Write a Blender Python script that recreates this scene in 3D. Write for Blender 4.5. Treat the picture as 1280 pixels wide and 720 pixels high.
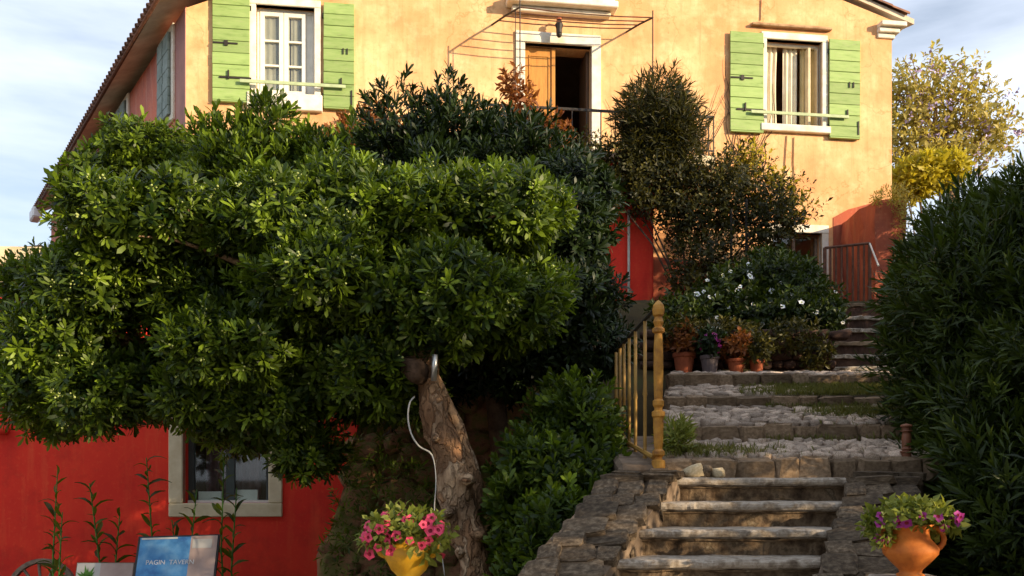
import bpy, bmesh, math, random
import numpy as np
from mathutils import Vector, Matrix, Quaternion, noise

for o in list(bpy.data.objects):
    bpy.data.objects.remove(o)
SC = bpy.context.scene
COL = SC.collection
R = math.radians

# ------------------------------------------------------------------ camera
F_PX = 1150.0            # focal length in pixels of the 1280 px wide photograph
HORIZ = 600.0            # row of the horizon
EYE = 1.6
cam = bpy.data.cameras.new("camera")
cam.sensor_width = 36.0
cam.lens = F_PX / 1280 * 36.0
cam.shift_y = (HORIZ - 360.0) / 1280.0
cam.clip_start = 0.05
cam.clip_end = 6000
camo = bpy.data.objects.new("camera", cam)
COL.objects.link(camo)
camo.location = (0, 0, EYE)
camo.rotation_euler = (R(90), 0, 0)
SC.camera = camo

# ------------------------------------------------------------------ sun, sky, exposure
SUN_AZ = R(122.0)        # clockwise from +Y
SUN_EL = R(15.0)
SDIR = Vector((math.sin(SUN_AZ) * math.cos(SUN_EL), math.cos(SUN_AZ) * math.cos(SUN_EL), math.sin(SUN_EL)))
sun = bpy.data.lights.new("sun", 'SUN')
sun.energy = 5.0
sun.angle = R(0.5)
sun.color = (1.0, 0.79, 0.53)
suno = bpy.data.objects.new("sun", sun)
COL.objects.link(suno)
suno.rotation_euler = SDIR.to_track_quat('Z', 'Y').to_euler()
suno.location = (20, -10, 15)

W = bpy.data.worlds.new("World")
SC.world = W
W.use_nodes = True
nt = W.node_tree
nt.nodes.clear()
wo = nt.nodes.new("ShaderNodeOutputWorld")
bg = nt.nodes.new("ShaderNodeBackground")
sky = nt.nodes.new("ShaderNodeTexSky")
sky.sky_type = 'NISHITA'
sky.sun_disc = False
sky.sun_elevation = SUN_EL
sky.sun_rotation = SUN_AZ
sky.air_density = 1.0
sky.dust_density = 1.2
sky.ozone_density = 1.5
tc = nt.nodes.new("ShaderNodeTexCoord")
mp = nt.nodes.new("ShaderNodeMapping")
mp.inputs['Scale'].default_value = (1.1, 1.1, 5.5)
mp.inputs['Location'].default_value = (0.3, 0.1, 0.25)
nz = nt.nodes.new("ShaderNodeTexNoise")
nz.inputs['Scale'].default_value = 2.2
nz.inputs['Detail'].default_value = 6
nz.inputs['Roughness'].default_value = 0.55
rp = nt.nodes.new("ShaderNodeValToRGB")
rp.color_ramp.elements[0].position = 0.33
rp.color_ramp.elements[1].position = 0.66
mx = nt.nodes.new("ShaderNodeMix")
mx.data_type = 'RGBA'
mx.inputs[7].default_value = (6.8, 7.4, 8.6, 1)
sc_ = nt.nodes.new("ShaderNodeMath")
sc_.operation = 'MULTIPLY_ADD'
sc_.inputs[1].default_value = 0.60
sc_.inputs[2].default_value = 0.36
L_ = nt.links.new
L_(tc.outputs['Generated'], mp.inputs['Vector'])
L_(mp.outputs[0], nz.inputs['Vector'])
L_(nz.outputs['Fac'], rp.inputs[0])
L_(rp.outputs[0], sc_.inputs[0])
L_(sc_.outputs[0], mx.inputs[0])
L_(sky.outputs[0], mx.inputs[6])
L_(mx.outputs[2], bg.inputs['Color'])
bg.inputs['Strength'].default_value = 0.105
L_(bg.outputs[0], wo.inputs['Surface'])

vs = SC.view_settings
SC.display_settings.display_device = 'sRGB'
vs.view_transform = 'Standard'
vs.look = 'None'
vs.exposure = 0.7
vs.gamma = 1.0
vs.use_curve_mapping = False
SC.cycles.use_denoising = True
SC.cycles.max_bounces = 6
SC.cycles.diffuse_bounces = 3
SC.cycles.glossy_bounces = 2
SC.cycles.transmission_bounces = 4
SC.cycles.transparent_max_bounces = 8
SC.cycles.caustics_reflective = False
SC.cycles.caustics_refractive = False

# ------------------------------------------------------------------ helpers
rng = np.random.default_rng(7)
rnd = random.Random(11)

def P(px, py, Y):
    """the point that far in front of the photographer"""
    return Vector(((px - 640) / F_PX * Y, Y, EYE + (HORIZ - py) / F_PX * Y))

def thing(name, label, cat, loc=(0, 0, 0), rotz=0.0, group=None, kind=None):
    o = bpy.data.objects.new(name, None)
    o.empty_display_size = 0.2
    COL.objects.link(o)
    o.location = loc
    o.rotation_euler = (0, 0, rotz)
    tag(o, label, cat, group, kind)
    return o

def tag(o, label, cat=None, group=None, kind=None):
    if label: o['label'] = label
    if cat: o['category'] = cat
    if group: o['group'] = group
    if kind: o['kind'] = kind
    return o

def link(name, me, parent=None, mat=None, M=None):
    o = bpy.data.objects.new(name, me)
    COL.objects.link(o)
    if mat is not None and len(me.materials) == 0:
        for m in (mat if isinstance(mat, (list, tuple)) else [mat]):
            me.materials.append(m)
    if parent is not None:
        o.parent = parent
    if M is not None:
        o.matrix_basis = M
    return o

class MB:
    """collects shapes; build() links them as one mesh object. off is subtracted from every vertex."""
    def __init__(s, off=(0, 0, 0)):
        s.v, s.f, s.m = [], [], []
        s.off = Vector(off)
    def add(s, vs_, fs, mi=0):
        b = len(s.v)
        s.v += [Vector(p) for p in vs_]
        for f in fs:
            s.f.append(tuple(i + b for i in f)); s.m.append(mi)
    def box(s, x0, x1, y0, y1, z0, z1, fr=None, mi=0):
        vv = [(x, y, z) for z in (z0, z1) for y in (y0, y1) for x in (x0, x1)]
        if fr is not None:
            O, X, Y, Z = fr
            vv = [O + X * a + Y * b + Z * c for a, b, c in vv]
        s.add(vv, [(0, 2, 3, 1), (4, 5, 7, 6), (0, 1, 5, 4), (2, 6, 7, 3), (0, 4, 6, 2), (1, 3, 7, 5)], mi)
    def prism(s, poly, a, b, mi=0):
        """poly: list of points; extruded from offset vector a to b"""
        n = len(poly)
        a, b = Vector(a), Vector(b)
        vv = [Vector(p) + a for p in poly] + [Vector(p) + b for p in poly]
        fs = [tuple(reversed(range(n))), tuple(range(n, 2 * n))]
        fs += [(i, (i + 1) % n, (i + 1) % n + n, i + n) for i in range(n)]
        s.add(vv, fs, mi)
    def tube(s, pts, rad, n=8, mi=0, cap=True, wob=0.0, seed=0):
        pts = [Vector(p) for p in pts]
        if not isinstance(rad, (list, tuple)): rad = [rad] * len(pts)
        b = len(s.v)
        up = Vector((0, 0, 1))
        t0 = (pts[1] - pts[0]).normalized()
        if abs(t0.dot(up)) > 0.9: up = Vector((1, 0, 0))
        x = t0.cross(up).normalized()
        vv = []
        for i, p in enumerate(pts):
            t = (pts[min(i + 1, len(pts) - 1)] - pts[max(i - 1, 0)]).normalized()
            x = (x - t * x.dot(t)).normalized()
            y = t.cross(x)
            for k in range(n):
                a = 2 * math.pi * k / n
                r = rad[i]
                d = x * math.cos(a) + y * math.sin(a)
                if wob:
                    r *= 1 + wob * noise.noise((p + d * rad[i]) * 5.0 + Vector((seed, 0, 0))) + wob * .6 * noise.noise((p + d * rad[i]) * 13.0 + Vector((seed, 3, 0)))
                vv.append(p + d * r)
        fs = []
        for i in range(len(pts) - 1):
            for k in range(n):
                fs.append((i * n + k, i * n + (k + 1) % n, (i + 1) * n + (k + 1) % n, (i + 1) * n + k))
        if cap:
            fs.append(tuple(reversed(range(n))))
            fs.append(tuple(range((len(pts) - 1) * n, len(pts) * n)))
        s.add(vv, fs, mi)
    def lathe(s, c, prof, n=20, mi=0):
        c = Vector(c)
        vv = []
        for r, z in prof:
            for k in range(n):
                a = 2 * math.pi * k / n
                vv.append(c + Vector((r * math.cos(a), r * math.sin(a), z)))
        fs = []
        for i in range(len(prof) - 1):
            for k in range(n):
                fs.append((i * n + k, i * n + (k + 1) % n, (i + 1) * n + (k + 1) % n, (i + 1) * n + k))
        fs.append(tuple(reversed(range(n))))
        fs.append(tuple(range((len(prof) - 1) * n, len(prof) * n)))
        s.add(vv, fs, mi)
    def mesh(s, name, mat, bevel=0, smooth=False, merge=False):
        me = bpy.data.meshes.new(name)
        me.from_pydata([tuple(v - s.off) for v in s.v], [], s.f)
        for m in (mat if isinstance(mat, (list, tuple)) else [mat]):
            me.materials.append(m)
        if any(s.m): me.polygons.foreach_set('material_index', s.m)
        bm = bmesh.new(); bm.from_mesh(me)
        bmesh.ops.recalc_face_normals(bm, faces=bm.faces)
        if bevel:
            es = [e for e in bm.edges if len(e.link_faces) == 2 and e.calc_face_angle(0) > R(25)]
            bmesh.ops.bevel(bm, geom=es, offset=bevel, segments=1, affect='EDGES', profile=0.5, clamp_overlap=True)
        if smooth:
            for f in bm.faces: f.smooth = True
        bm.to_mesh(me); bm.free()
        return me
    def build(s, name, mat, parent=None, bevel=0, smooth=False):
        return link(name, s.mesh(name, mat, bevel, smooth), parent)

def spline(pts, k=4):
    out = []
    for i in range(len(pts) - 1):
        p0, p1, p2, p3 = pts[max(0, i - 1)], pts[i], pts[i + 1], pts[min(len(pts) - 1, i + 2)]
        for j in range(k):
            t = j / k
            out.append(.5 * ((2 * p1) + (p2 - p0) * t + (2 * p0 - 5 * p1 + 4 * p2 - p3) * t * t + (3 * p1 - p0 - 3 * p2 + p3) * t ** 3))
    return out + [pts[-1]]

# ------------------------------------------------------------------ materials
class NT:
    def __init__(s, name):
        s.mat = bpy.data.materials.new(name)
        s.mat.use_nodes = True
        s.t = s.mat.node_tree
        s.b = s.t.nodes["Principled BSDF"]
        s.out = s.t.nodes["Material Output"]
    def n(s, typ, **kw):
        nd = s.t.nodes.new(typ)
        for k, v in kw.items():
            if k in nd.inputs: nd.inputs[k].default_value = v
            else: setattr(nd, k, v)
        return nd
    def l(s, a, b): s.t.links.new(a, b)
    def coord(s, which='Object', scale=(1, 1, 1)):
        c = s.n("ShaderNodeTexCoord"); m = s.n("ShaderNodeMapping")
        m.inputs['Scale'].default_value = scale
        s.l(c.outputs[which], m.inputs['Vector'])
        return m.outputs[0]
    def noise(s, vec, scale, detail=4, rough=.55):
        x = s.n("ShaderNodeTexNoise")
        x.inputs['Scale'].default_value = scale; x.inputs['Detail'].default_value = detail; x.inputs['Roughness'].default_value = rough
        s.l(vec, x.inputs['Vector'])
        return x.outputs['Fac']
    def ramp(s, fac, stops):
        r = s.n("ShaderNodeValToRGB")
        els = r.color_ramp.elements
        while len(els) < len(stops): els.new(0.5)
        for e, (p, c) in zip(els, stops):
            e.position = p; e.color = (*c, 1)
        s.l(fac, r.inputs[0])
        return r.outputs[0]
    def mix(s, fac, a, b, mode='MIX'):
        m = s.n("ShaderNodeMix"); m.data_type = 'RGBA'; m.blend_type = mode
        for sock, v in ((0, fac), (6, a), (7, b)):
            if isinstance(v, (int, float)): m.inputs[sock].default_value = v
            elif isinstance(v, tuple): m.inputs[sock].default_value = (*v, 1)
            else: s.l(v, m.inputs[sock])
        return m.outputs[2]
    def bump(s, h, strength=.3, dist=.02):
        b = s.n("ShaderNodeBump"); b.inputs['Strength'].default_value = strength; b.inputs['Distance'].default_value = dist
        s.l(h, b.inputs['Height']); s.l(b.outputs[0], s.b.inputs['Normal'])
    def col(s, c):
        if isinstance(c, tuple): s.b.inputs['Base Color'].default_value = (*c, 1)
        else: s.l(c, s.b.inputs['Base Color'])
    def rough(s, r, spec=None):
        s.b.inputs['Roughness'].default_value = r
        if spec is not None: s.b.inputs['Specular IOR Level'].default_value = spec

def mat_noise(name, stops, scale=6, rough=.8, bump=.3, bscale=None, spec=.3, rand=0.0, detail=5, stretch=(1, 1, 1), dist=.01):
    m = NT(name)
    v = m.coord('Object', stretch)
    if rand:
        oi = m.n("ShaderNodeObjectInfo")
        ad = m.n("ShaderNodeVectorMath"); ad.operation = 'ADD'
        cm = m.n("ShaderNodeCombineXYZ")
        mu = m.n("ShaderNodeMath"); mu.operation = 'MULTIPLY'; mu.inputs[1].default_value = 37.0
        m.l(oi.outputs['Random'], mu.inputs[0]); m.l(mu.outputs[0], cm.inputs[0]); m.l(mu.outputs[0], cm.inputs[1])
        m.l(v, ad.inputs[0]); m.l(cm.outputs[0], ad.inputs[1])
        v = ad.outputs[0]
    f = m.noise(v, scale, detail, .6)
    c = m.ramp(f, stops)
    if rand:
        mr = m.n("ShaderNodeMapRange")
        mr.inputs['To Min'].default_value = 1 - rand; mr.inputs['To Max'].default_value = 1 + rand
        m.l(oi.outputs['Random'], mr.inputs['Value'])
        vm = m.n("ShaderNodeVectorMath"); vm.operation = 'SCALE'
        m.l(c, vm.inputs[0]); m.l(mr.outputs[0], vm.inputs['Scale'])
        c = vm.outputs[0]
    m.col(c); m.rough(rough, spec)
    if bump:
        m.bump(m.noise(v, bscale or scale * 4, 6, .65), bump, dist)
    return m.mat

def mat_plaster_yellow():
    m = NT("yellow_plaster")
    v = m.coord('Object')
    big = m.noise(v, .55, 4, .6)
    mid = m.noise(v, 2.3, 6, .65)
    fine = m.noise(v, 14, 6, .7)
    sep = m.n("ShaderNodeSeparateXYZ"); m.l(v, sep.inputs[0])
    mr = m.n("ShaderNodeMapRange"); mr.inputs['From Min'].default_value = 0; mr.inputs['From Max'].default_value = 13
    m.l(sep.outputs[0], mr.inputs['Value'])
    base = m.mix(mr.outputs[0], (.81, .56, .28), (.77, .43, .21))
    c = m.mix(m.ramp(big, [(.40, (0, 0, 0)), (.60, (1, 1, 1))]), base, (.70, .34, .15))
    c = m.mix(m.ramp(mid, [(.48, (0, 0, 0)), (.74, (.75, .75, .75))]), c, (.84, .64, .36))
    c = m.mix(m.ramp(fine, [(.52, (0, 0, 0)), (.74, (.55, .55, .55))]), c, (.48, .25, .10))
    # rain streaks
    st = m.n("ShaderNodeMapping"); st.inputs['Scale'].default_value = (3.0, 1, .22)
    m.l(v, st.inputs['Vector'])
    sn = m.noise(st.outputs[0], 2.2, 5, .6)
    c = m.mix(m.ramp(sn, [(.52, (0, 0, 0)), (.76, (.6, .6, .6))]), c, (.52, .26, .10))
    st2 = m.n("ShaderNodeMapping"); st2.inputs['Scale'].default_value = (7.0, 1, .5); m.l(v, st2.inputs['Vector'])
    c = m.mix(m.ramp(m.noise(st2.outputs[0], 1.6, 7, .7), [(.54, (0, 0, 0)), (.74, (.5, .5, .5))]), c, (.42, .24, .12))
    c = m.mix(m.ramp(m.noise(v, 1.1, 8, .72), [(.52, (0, 0, 0)), (.66, (.55, .55, .55))]), c, (.58, .30, .14))
    # hairline cracks
    vo = m.n("ShaderNodeTexVoronoi"); vo.feature = 'DISTANCE_TO_EDGE'; vo.inputs['Scale'].default_value = .55
    wv = m.n("ShaderNodeVectorMath"); wv.operation = 'ADD'
    nn = m.n("ShaderNodeTexNoise"); nn.inputs['Scale'].default_value = 2.5; nn.inputs['Detail'].default_value = 5
    m.l(v, nn.inputs['Vector']); m.l(v, wv.inputs[0]); m.l(nn.outputs['Color'], wv.inputs[1])
    m.l(wv.outputs[0], vo.inputs['Vector'])
    c = m.mix(m.ramp(vo.outputs[0], [(.0, (.55, .55, .55)), (.009, (0, 0, 0))]), c, (.45, .22, .08))
    m.col(c); m.rough(.92, .1)
    m.bump(m.noise(v, 9, 8, .7), .25, .02)
    return m.mat

def mat_plaster_red(name, a, b, c3, streak=.5):
    m = NT(name)
    v = m.coord('Object')
    c = m.mix(m.ramp(m.noise(v, .9, 5, .6), [(.4, (0, 0, 0)), (.68, (1, 1, 1))]), a, b)
    st = m.n("ShaderNodeMapping"); st.inputs['Scale'].default_value = (2.5, 2.5, .3); m.l(v, st.inputs['Vector'])
    c = m.mix(m.ramp(m.noise(st.outputs[0], 2.5, 6, .65), [(.52, (0, 0, 0)), (.8, (streak, streak, streak))]), c, c3)
    c = m.mix(m.ramp(m.noise(v, 22, 4, .7), [(.55, (0, 0, 0)), (.78, (.45, .45, .45))]), c, c3)
    c = m.mix(m.ramp(m.noise(v, 1.7, 7, .7), [(.50, (0, 0, 0)), (.72, (.55, .55, .55))]), c, (b[0] * .55, b[1] * .7, b[2] * .8))
    m.col(c); m.rough(.85, .2); m.bump(m.noise(v, 8, 8, .7), .2, .015)
    return m.mat

def worn_paint(mat, under, amount=.5):
    """chipped and weathered paint: the bare wood shows along the grain"""
    t = mat.node_tree; b = t.nodes["Principled BSDF"]
    src = b.inputs['Base Color'].links[0].from_socket
    c = t.nodes.new("ShaderNodeTexCoord"); mp_ = t.nodes.new("ShaderNodeMapping"); mp_.inputs['Scale'].default_value = (1.2, 1, 9)
    n1 = t.nodes.new("ShaderNodeTexNoise"); n1.inputs['Scale'].default_value = 7; n1.inputs['Detail'].default_value = 8; n1.inputs['Roughness'].default_value = .7
    r = t.nodes.new("ShaderNodeValToRGB"); r.color_ramp.elements[0].position = .56; r.color_ramp.elements[1].position = .70
    r.color_ramp.elements[1].color = (amount, amount, amount, 1)
    m = t.nodes.new("ShaderNodeMix"); m.data_type = 'RGBA'; m.inputs[7].default_value = (*under, 1)
    t.links.new(c.outputs['Object'], mp_.inputs[0]); t.links.new(mp_.outputs[0], n1.inputs['Vector']); t.links.new(n1.outputs['Fac'], r.inputs[0])
    t.links.new(r.outputs[0], m.inputs[0]); t.links.new(src, m.inputs[6]); t.links.new(m.outputs[2], b.inputs['Base Color'])

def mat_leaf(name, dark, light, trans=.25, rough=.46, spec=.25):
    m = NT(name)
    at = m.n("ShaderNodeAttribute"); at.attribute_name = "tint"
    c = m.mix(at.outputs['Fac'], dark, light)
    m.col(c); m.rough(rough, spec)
    tr = m.n("ShaderNodeBsdfTranslucent")
    tl = m.mix(.6, c, (light[0] * 1.3, light[1] * 1.3, light[2] * .6))
    m.l(tl, tr.inputs['Color'])
    ms = m.n("ShaderNodeMixShader"); ms.inputs[0].default_value = trans
    m.l(m.b.outputs[0], ms.inputs[1]); m.l(tr.outputs[0], ms.inputs[2])
    m.l(ms.outputs[0], m.out.inputs['Surface'])
    return m.mat

def mat_plain(name, c, rough=.6, spec=.4, metal=0, var=.12, scale=12, bump=.1):
    d = tuple(x * (1 - var * 1.6) for x in c); e = tuple(min(1, x * (1 + var)) for x in c)
    mt = mat_noise(name, [(.3, d), (.7, e)], scale, rough, bump, None, spec, dist=.004)
    mt.node_tree.nodes["Principled BSDF"].inputs['Metallic'].default_value = metal
    return mt

def mat_glass(name, tint=(.9, .95, .95), refl=.18):
    m = NT(name)
    t = m.n("ShaderNodeBsdfTransparent"); t.inputs[0].default_value = (*tint, 1)
    g = m.n("ShaderNodeBsdfGlossy"); g.inputs['Roughness'].default_value = .03
    fr = m.n("ShaderNodeLayerWeight"); fr.inputs[0].default_value = .35
    pw = m.n("ShaderNodeMath"); pw.operation = 'POWER'; pw.inputs[1].default_value = 3.0
    m.l(fr.outputs['Facing'], pw.inputs[0])
    fa = m.n("ShaderNodeMath"); fa.operation = 'MULTIPLY_ADD'; fa.inputs[1].default_value = .5; fa.inputs[2].default_value = .05
    m.l(pw.outputs[0], fa.inputs[0])
    ms = m.n("ShaderNodeMixShader")
    m.l(fa.outputs[0], ms.inputs[0]); m.l(t.outputs[0], ms.inputs[1]); m.l(g.outputs[0], ms.inputs[2])
    m.l(ms.outputs[0], m.out.inputs['Surface'])
    return m.mat

M_YEL = mat_plaster_yellow()
M_RED = mat_plaster_red("red_plaster", (.80, .050, .024), (.66, .030, .020), (.82, .15, .055), .55)
M_SIDE = mat_plaster_red("weathered_red_plaster", (.66, .19, .11), (.46, .16, .12), (.72, .48, .38), .8)
M_BASE = mat_plaster_red("rust_plaster", (.40, .10, .05), (.30, .08, .05), (.55, .25, .12), .7)
M_WHITE = mat_plain("white_paint", (.80, .76, .66), .6, .3, 0, .06, 9)
M_TRIM = mat_noise("white_stone_trim", [(.3, (.66, .58, .42)), (.55, (.80, .75, .63)), (.8, (.86, .83, .74))], 4, .85, .2, 30, .2)
M_CREAM = mat_noise("cream_stone_trim", [(.3, (.55, .44, .27)), (.7, (.72, .62, .42))], 5, .8, .15, 30, .25)
M_GREEN = mat_noise("green_shutter_paint", [(.25, (.15, .225, .06)), (.42, (.25, .365, .11)), (.8, (.34, .455, .16))], 3.5, .6, .2, 40, .3, rand=.14, stretch=(1, 1, 5), dist=.003)
worn_paint(M_GREEN, (.34, .33, .20), .7)
M_GREY = mat_noise("grey_green_shutter_paint", [(.3, (.16, .20, .17)), (.7, (.30, .35, .31))], 4, .7, .2, 30, .2, rand=.1)
M_BAR = mat_plain("sage_paint", (.40, .48, .27), .6)
M_IRON = mat_plain("dark_iron", (.035, .028, .022), .6, .4, .3)
M_RUSTIRON = mat_plain("rusty_iron", (.14, .06, .035), .75, .3, .2, .3)
M_OCHRE = mat_noise("ochre_door_wood", [(.3, (.42, .17, .03)), (.7, (.55, .26, .05))], 5, .55, .2, 40, .35, stretch=(6, 6, .8))
M_DARKROOM = mat_plain("room_shade_plaster", (.06, .045, .035), .9, .1)
M_CURT = mat_noise("linen_curtain", [(.3, (.62, .54, .38)), (.7, (.80, .74, .58))], 3, .9, .1, 60, .1)
M_NET = mat_noise("beige_net_curtain", [(.3, (.32, .26, .19)), (.7, (.44, .36, .27))], 3, .9, .1, 60, .1)
M_GLASS = mat_glass("window_glass")
M_SOFFIT = mat_noise("weathered_soffit_boards", [(.3, (.52, .41, .30)), (.7, (.74, .64, .50))], 3, .85, .3, 30, .15, stretch=(1, 1, 1))
M_TILE = mat_noise("terracotta_roof_tile", [(.25, (.10, .06, .045)), (.55, (.24, .12, .08)), (.8, (.36, .20, .12))], 5, .85, .3, 30, .2, rand=.3)
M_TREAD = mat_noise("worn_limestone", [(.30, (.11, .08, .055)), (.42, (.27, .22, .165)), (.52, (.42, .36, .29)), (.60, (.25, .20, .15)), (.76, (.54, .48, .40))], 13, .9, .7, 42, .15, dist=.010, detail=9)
M_RISER = mat_noise("mottled_dark_limestone", [(.30, (.035, .022, .013)), (.44, (.11, .072, .042)), (.54, (.20, .14, .085)), (.62, (.09, .062, .036)), (.78, (.38, .30, .20))], 10, .9, .8, 30, .12, dist=.014, detail=9)  # for risers: darker and browner than the treads, blotched
M_FLAG = mat_noise("dark_flagstone", [(.28, (.030, .021, .013)), (.5, (.085, .060, .037)), (.72, (.18, .138, .092))], 6, .85, .45, 22, .2, rand=.3, dist=.010)
M_COBBLE = mat_noise("pale_cobble", [(.28, (.18, .125, .09)), (.5, (.46, .35, .26)), (.75, (.66, .55, .44))], 14, .85, .7, 40, .2, rand=.42, dist=.008)
M_KERB = mat_noise("brown_kerb_stone", [(.25, (.10, .065, .038)), (.55, (.24, .165, .10)), (.8, (.36, .27, .18))], 7, .85, .6, 30, .2, rand=.3, dist=.012)
M_WALLST = mat_noise("dark_rubble_stone", [(.25, (.03, .017, .012)), (.55, (.085, .045, .03)), (.8, (.15, .085, .055))], 7, .85, .6, 30, .2, rand=.3, dist=.012)
M_ROCK = mat_noise("sunlit_colour_rock", [(.3, (.42, .32, .18)), (.7, (.66, .55, .36))], 8, .85, .5, 30, .2, dist=.01)
M_MORTAR = mat_noise("old_mortar", [(.3, (.10, .07, .048)), (.7, (.25, .185, .13))], 8, .95, .6, 40, .1)
M_SOIL = mat_noise("garden_soil", [(.3, (.030, .022, .012)), (.55, (.055, .042, .02)), (.75, (.05, .06, .02))], 2, .95, .6, 15, .1)
M_MOSS = mat_noise("mossy_rock", [(.28, (.15, .08, .045)), (.45, (.36, .18, .10)), (.58, (.19, .19, .06)), (.68, (.30, .17, .09)), (.8, (.52, .38, .26))], 3.2, .95, .8, 18, .1, dist=.03)
M_BARK = mat_noise("mottled_bark", [(.34, (.06, .032, .018)), (.45, (.21, .125, .068)), (.56, (.36, .24, .14)), (.66, (.24, .15, .085)), (.8, (.56, .44, .30))], 8, .85, 1.0, 18, .2, dist=.04, stretch=(1, 1, .8))
def mat_bark():
    m = NT("flaking_bark")
    v = m.coord('Object', (1, 1, .55))
    n0 = m.n("ShaderNodeTexNoise"); n0.inputs['Scale'].default_value = 6; n0.inputs['Detail'].default_value = 6
    m.l(v, n0.inputs['Vector'])
    ad = m.n("ShaderNodeMix"); ad.data_type = 'RGBA'; ad.inputs[0].default_value = .34
    m.l(v, ad.inputs[6]); m.l(n0.outputs['Color'], ad.inputs[7])
    vo = m.n("ShaderNodeTexVoronoi"); vo.inputs['Scale'].default_value = 11; m.l(ad.outputs[2], vo.inputs['Vector'])
    sp_ = m.n("ShaderNodeSeparateColor"); m.l(vo.outputs['Color'], sp_.inputs[0])
    c = m.ramp(sp_.outputs[0], [(.0, (.32, .17, .085)), (.4, (.46, .27, .14)), (.7, (.53, .33, .18)), (.9, (.64, .45, .28))])
    ed = m.n("ShaderNodeTexVoronoi"); ed.feature = 'DISTANCE_TO_EDGE'; ed.inputs['Scale'].default_value = 11; m.l(ad.outputs[2], ed.inputs['Vector'])
    c = m.mix(m.ramp(ed.outputs[0], [(0, (.35, .35, .35)), (.10, (0, 0, 0))]), c, (.08, .045, .026))
    c = m.mix(m.ramp(m.noise(v, 28, 6, .7), [(.45, (0, 0, 0)), (.7, (.7, .7, .7))]), c, (.12, .07, .04))
    c = m.mix(m.ramp(m.noise(v, 3.2, 4, .6), [(.45, (0, 0, 0)), (.62, (.75, .75, .75))]), c, (.16, .085, .045))
    m.col(c); m.rough(.9, .15)
    h = m.n("ShaderNodeMath"); h.operation = 'ADD'
    m.l(m.ramp(ed.outputs[0], [(0, (0, 0, 0)), (.12, (1, 1, 1))]), h.inputs[0]); m.l(m.noise(v, 24, 6, .7), h.inputs[1])
    m.bump(h.outputs[0], .9, .025)
    return m.mat
M_BARKF = mat_bark()
M_BARKD = mat_noise("dark_bark", [(.3, (.045, .028, .018)), (.7, (.16, .10, .065))], 9, .9, .7, 26, .15, dist=.02)
M_NEWEL = mat_noise("ochre_painted_post", [(.28, (.16, .065, .016)), (.42, (.36, .16, .022)), (.58, (.48, .23, .03)), (.8, (.54, .31, .08))], 14, .6, .2, 40, .4)
M_BAL = mat_noise("mustard_painted_rail", [(.3, (.24, .12, .022)), (.7, (.42, .24, .05))], 6, .55, .2, 40, .4)
M_TERRA = mat_plain("terracotta", (.36, .095, .04), .75, .25, 0, .15)
M_ORANGE = mat_noise("orange_clay", [(.28, (.40, .10, .025)), (.45, (.62, .17, .028)), (.62, (.74, .23, .04)), (.8, (.74, .36, .14))], 9, .65, .25, 50, .3, detail=8)
M_YPOT = mat_noise("yellow_glaze", [(.28, (.56, .25, .02)), (.45, (.80, .40, .015)), (.7, (.86, .50, .04))], 7, .4, .15, 40, .45, detail=8)
M_GPOT = mat_plain("grey_clay", (.15, .12, .12), .8, .2)
M_PINK = mat_plain("pink_petal", (.80, .07, .16), .6, .3, 0, .15, 30, 0)
M_THROAT = mat_plain("dark_petal_throat", (.25, .01, .03), .6, .3, 0, .1, 30, 0)
M_PURPLE = mat_plain("purple_petal", (.38, .035, .25), .6, .3, 0, .15, 30, 0)
M_WPETAL = mat_plain("white_petal", (.82, .82, .80), .6, .3, 0, .03, 30, 0)
M_LILAC = mat_plain("lilac_petal", (.48, .38, .60), .6, .3, 0, .15, 30, 0)
M_HOSE = mat_plain("white_cable", (.50, .48, .42), .45, .4)
M_METAL = mat_plain("galvanised_metal", (.60, .60, .58), .35, .5, .8, .05)
M_WHEEL = mat_noise("weathered_wood", [(.3, (.12, .085, .06)), (.7, (.30, .22, .16))], 6, .85, .4, 40, .15, stretch=(3, 3, 3))
M_BOARDB = mat_plain("black_board_frame", (.02, .02, .022), .5)
M_PAPER = mat_noise("greyish_pink_print", [(.3, (.42, .30, .26)), (.7, (.56, .43, .38))], 5, .7, 0)
M_PALEP = mat_plain("pale_print", (.58, .56, .52), .7, .2, 0, .05, 9, 0)
M_BLUEP = mat_noise("blue_print", [(.30, (.035, .12, .36)), (.5, (.08, .28, .58)), (.72, (.20, .42, .66))], 6, .6, 0, None, .3)
M_LETTER = mat_plain("white_lettering", (.75, .78, .80), .6, .2, 0, .02, 9, 0)
M_LEAFP = mat_plain("green_print", (.09, .22, .04), .7, .2, 0, .3, 20, 0)
M_GUTTER = mat_plain("white_eave_paint", (.82, .82, .80), .6)

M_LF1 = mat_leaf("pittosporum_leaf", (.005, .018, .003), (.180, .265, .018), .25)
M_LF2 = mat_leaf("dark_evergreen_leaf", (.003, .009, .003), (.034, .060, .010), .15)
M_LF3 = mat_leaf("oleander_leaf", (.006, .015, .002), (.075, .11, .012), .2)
M_LF4 = mat_leaf("vine_leaf", (.010, .014, .004), (.120, .105, .020), .25)
M_LF5 = mat_leaf("autumn_leaf", (.22, .18, .03), (.52, .43, .12), .45)
M_LF6 = mat_leaf("yellow_leaf", (.32, .27, .02), (.55, .46, .04), .4)
M_LF7 = mat_leaf("dry_leaf", (.12, .035, .012), (.30, .11, .025), .35)
M_LF8 = mat_leaf("petunia_leaf", (.10, .14, .02), (.30, .32, .06), .3)
M_BUD = mat_plain("pale_green_bud", (.36, .42, .14), .6, .3, 0, .2, 40, 0)
M_GRASS = mat_leaf("grass_blade", (.05, .075, .012), (.20, .19, .05), .3)

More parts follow.
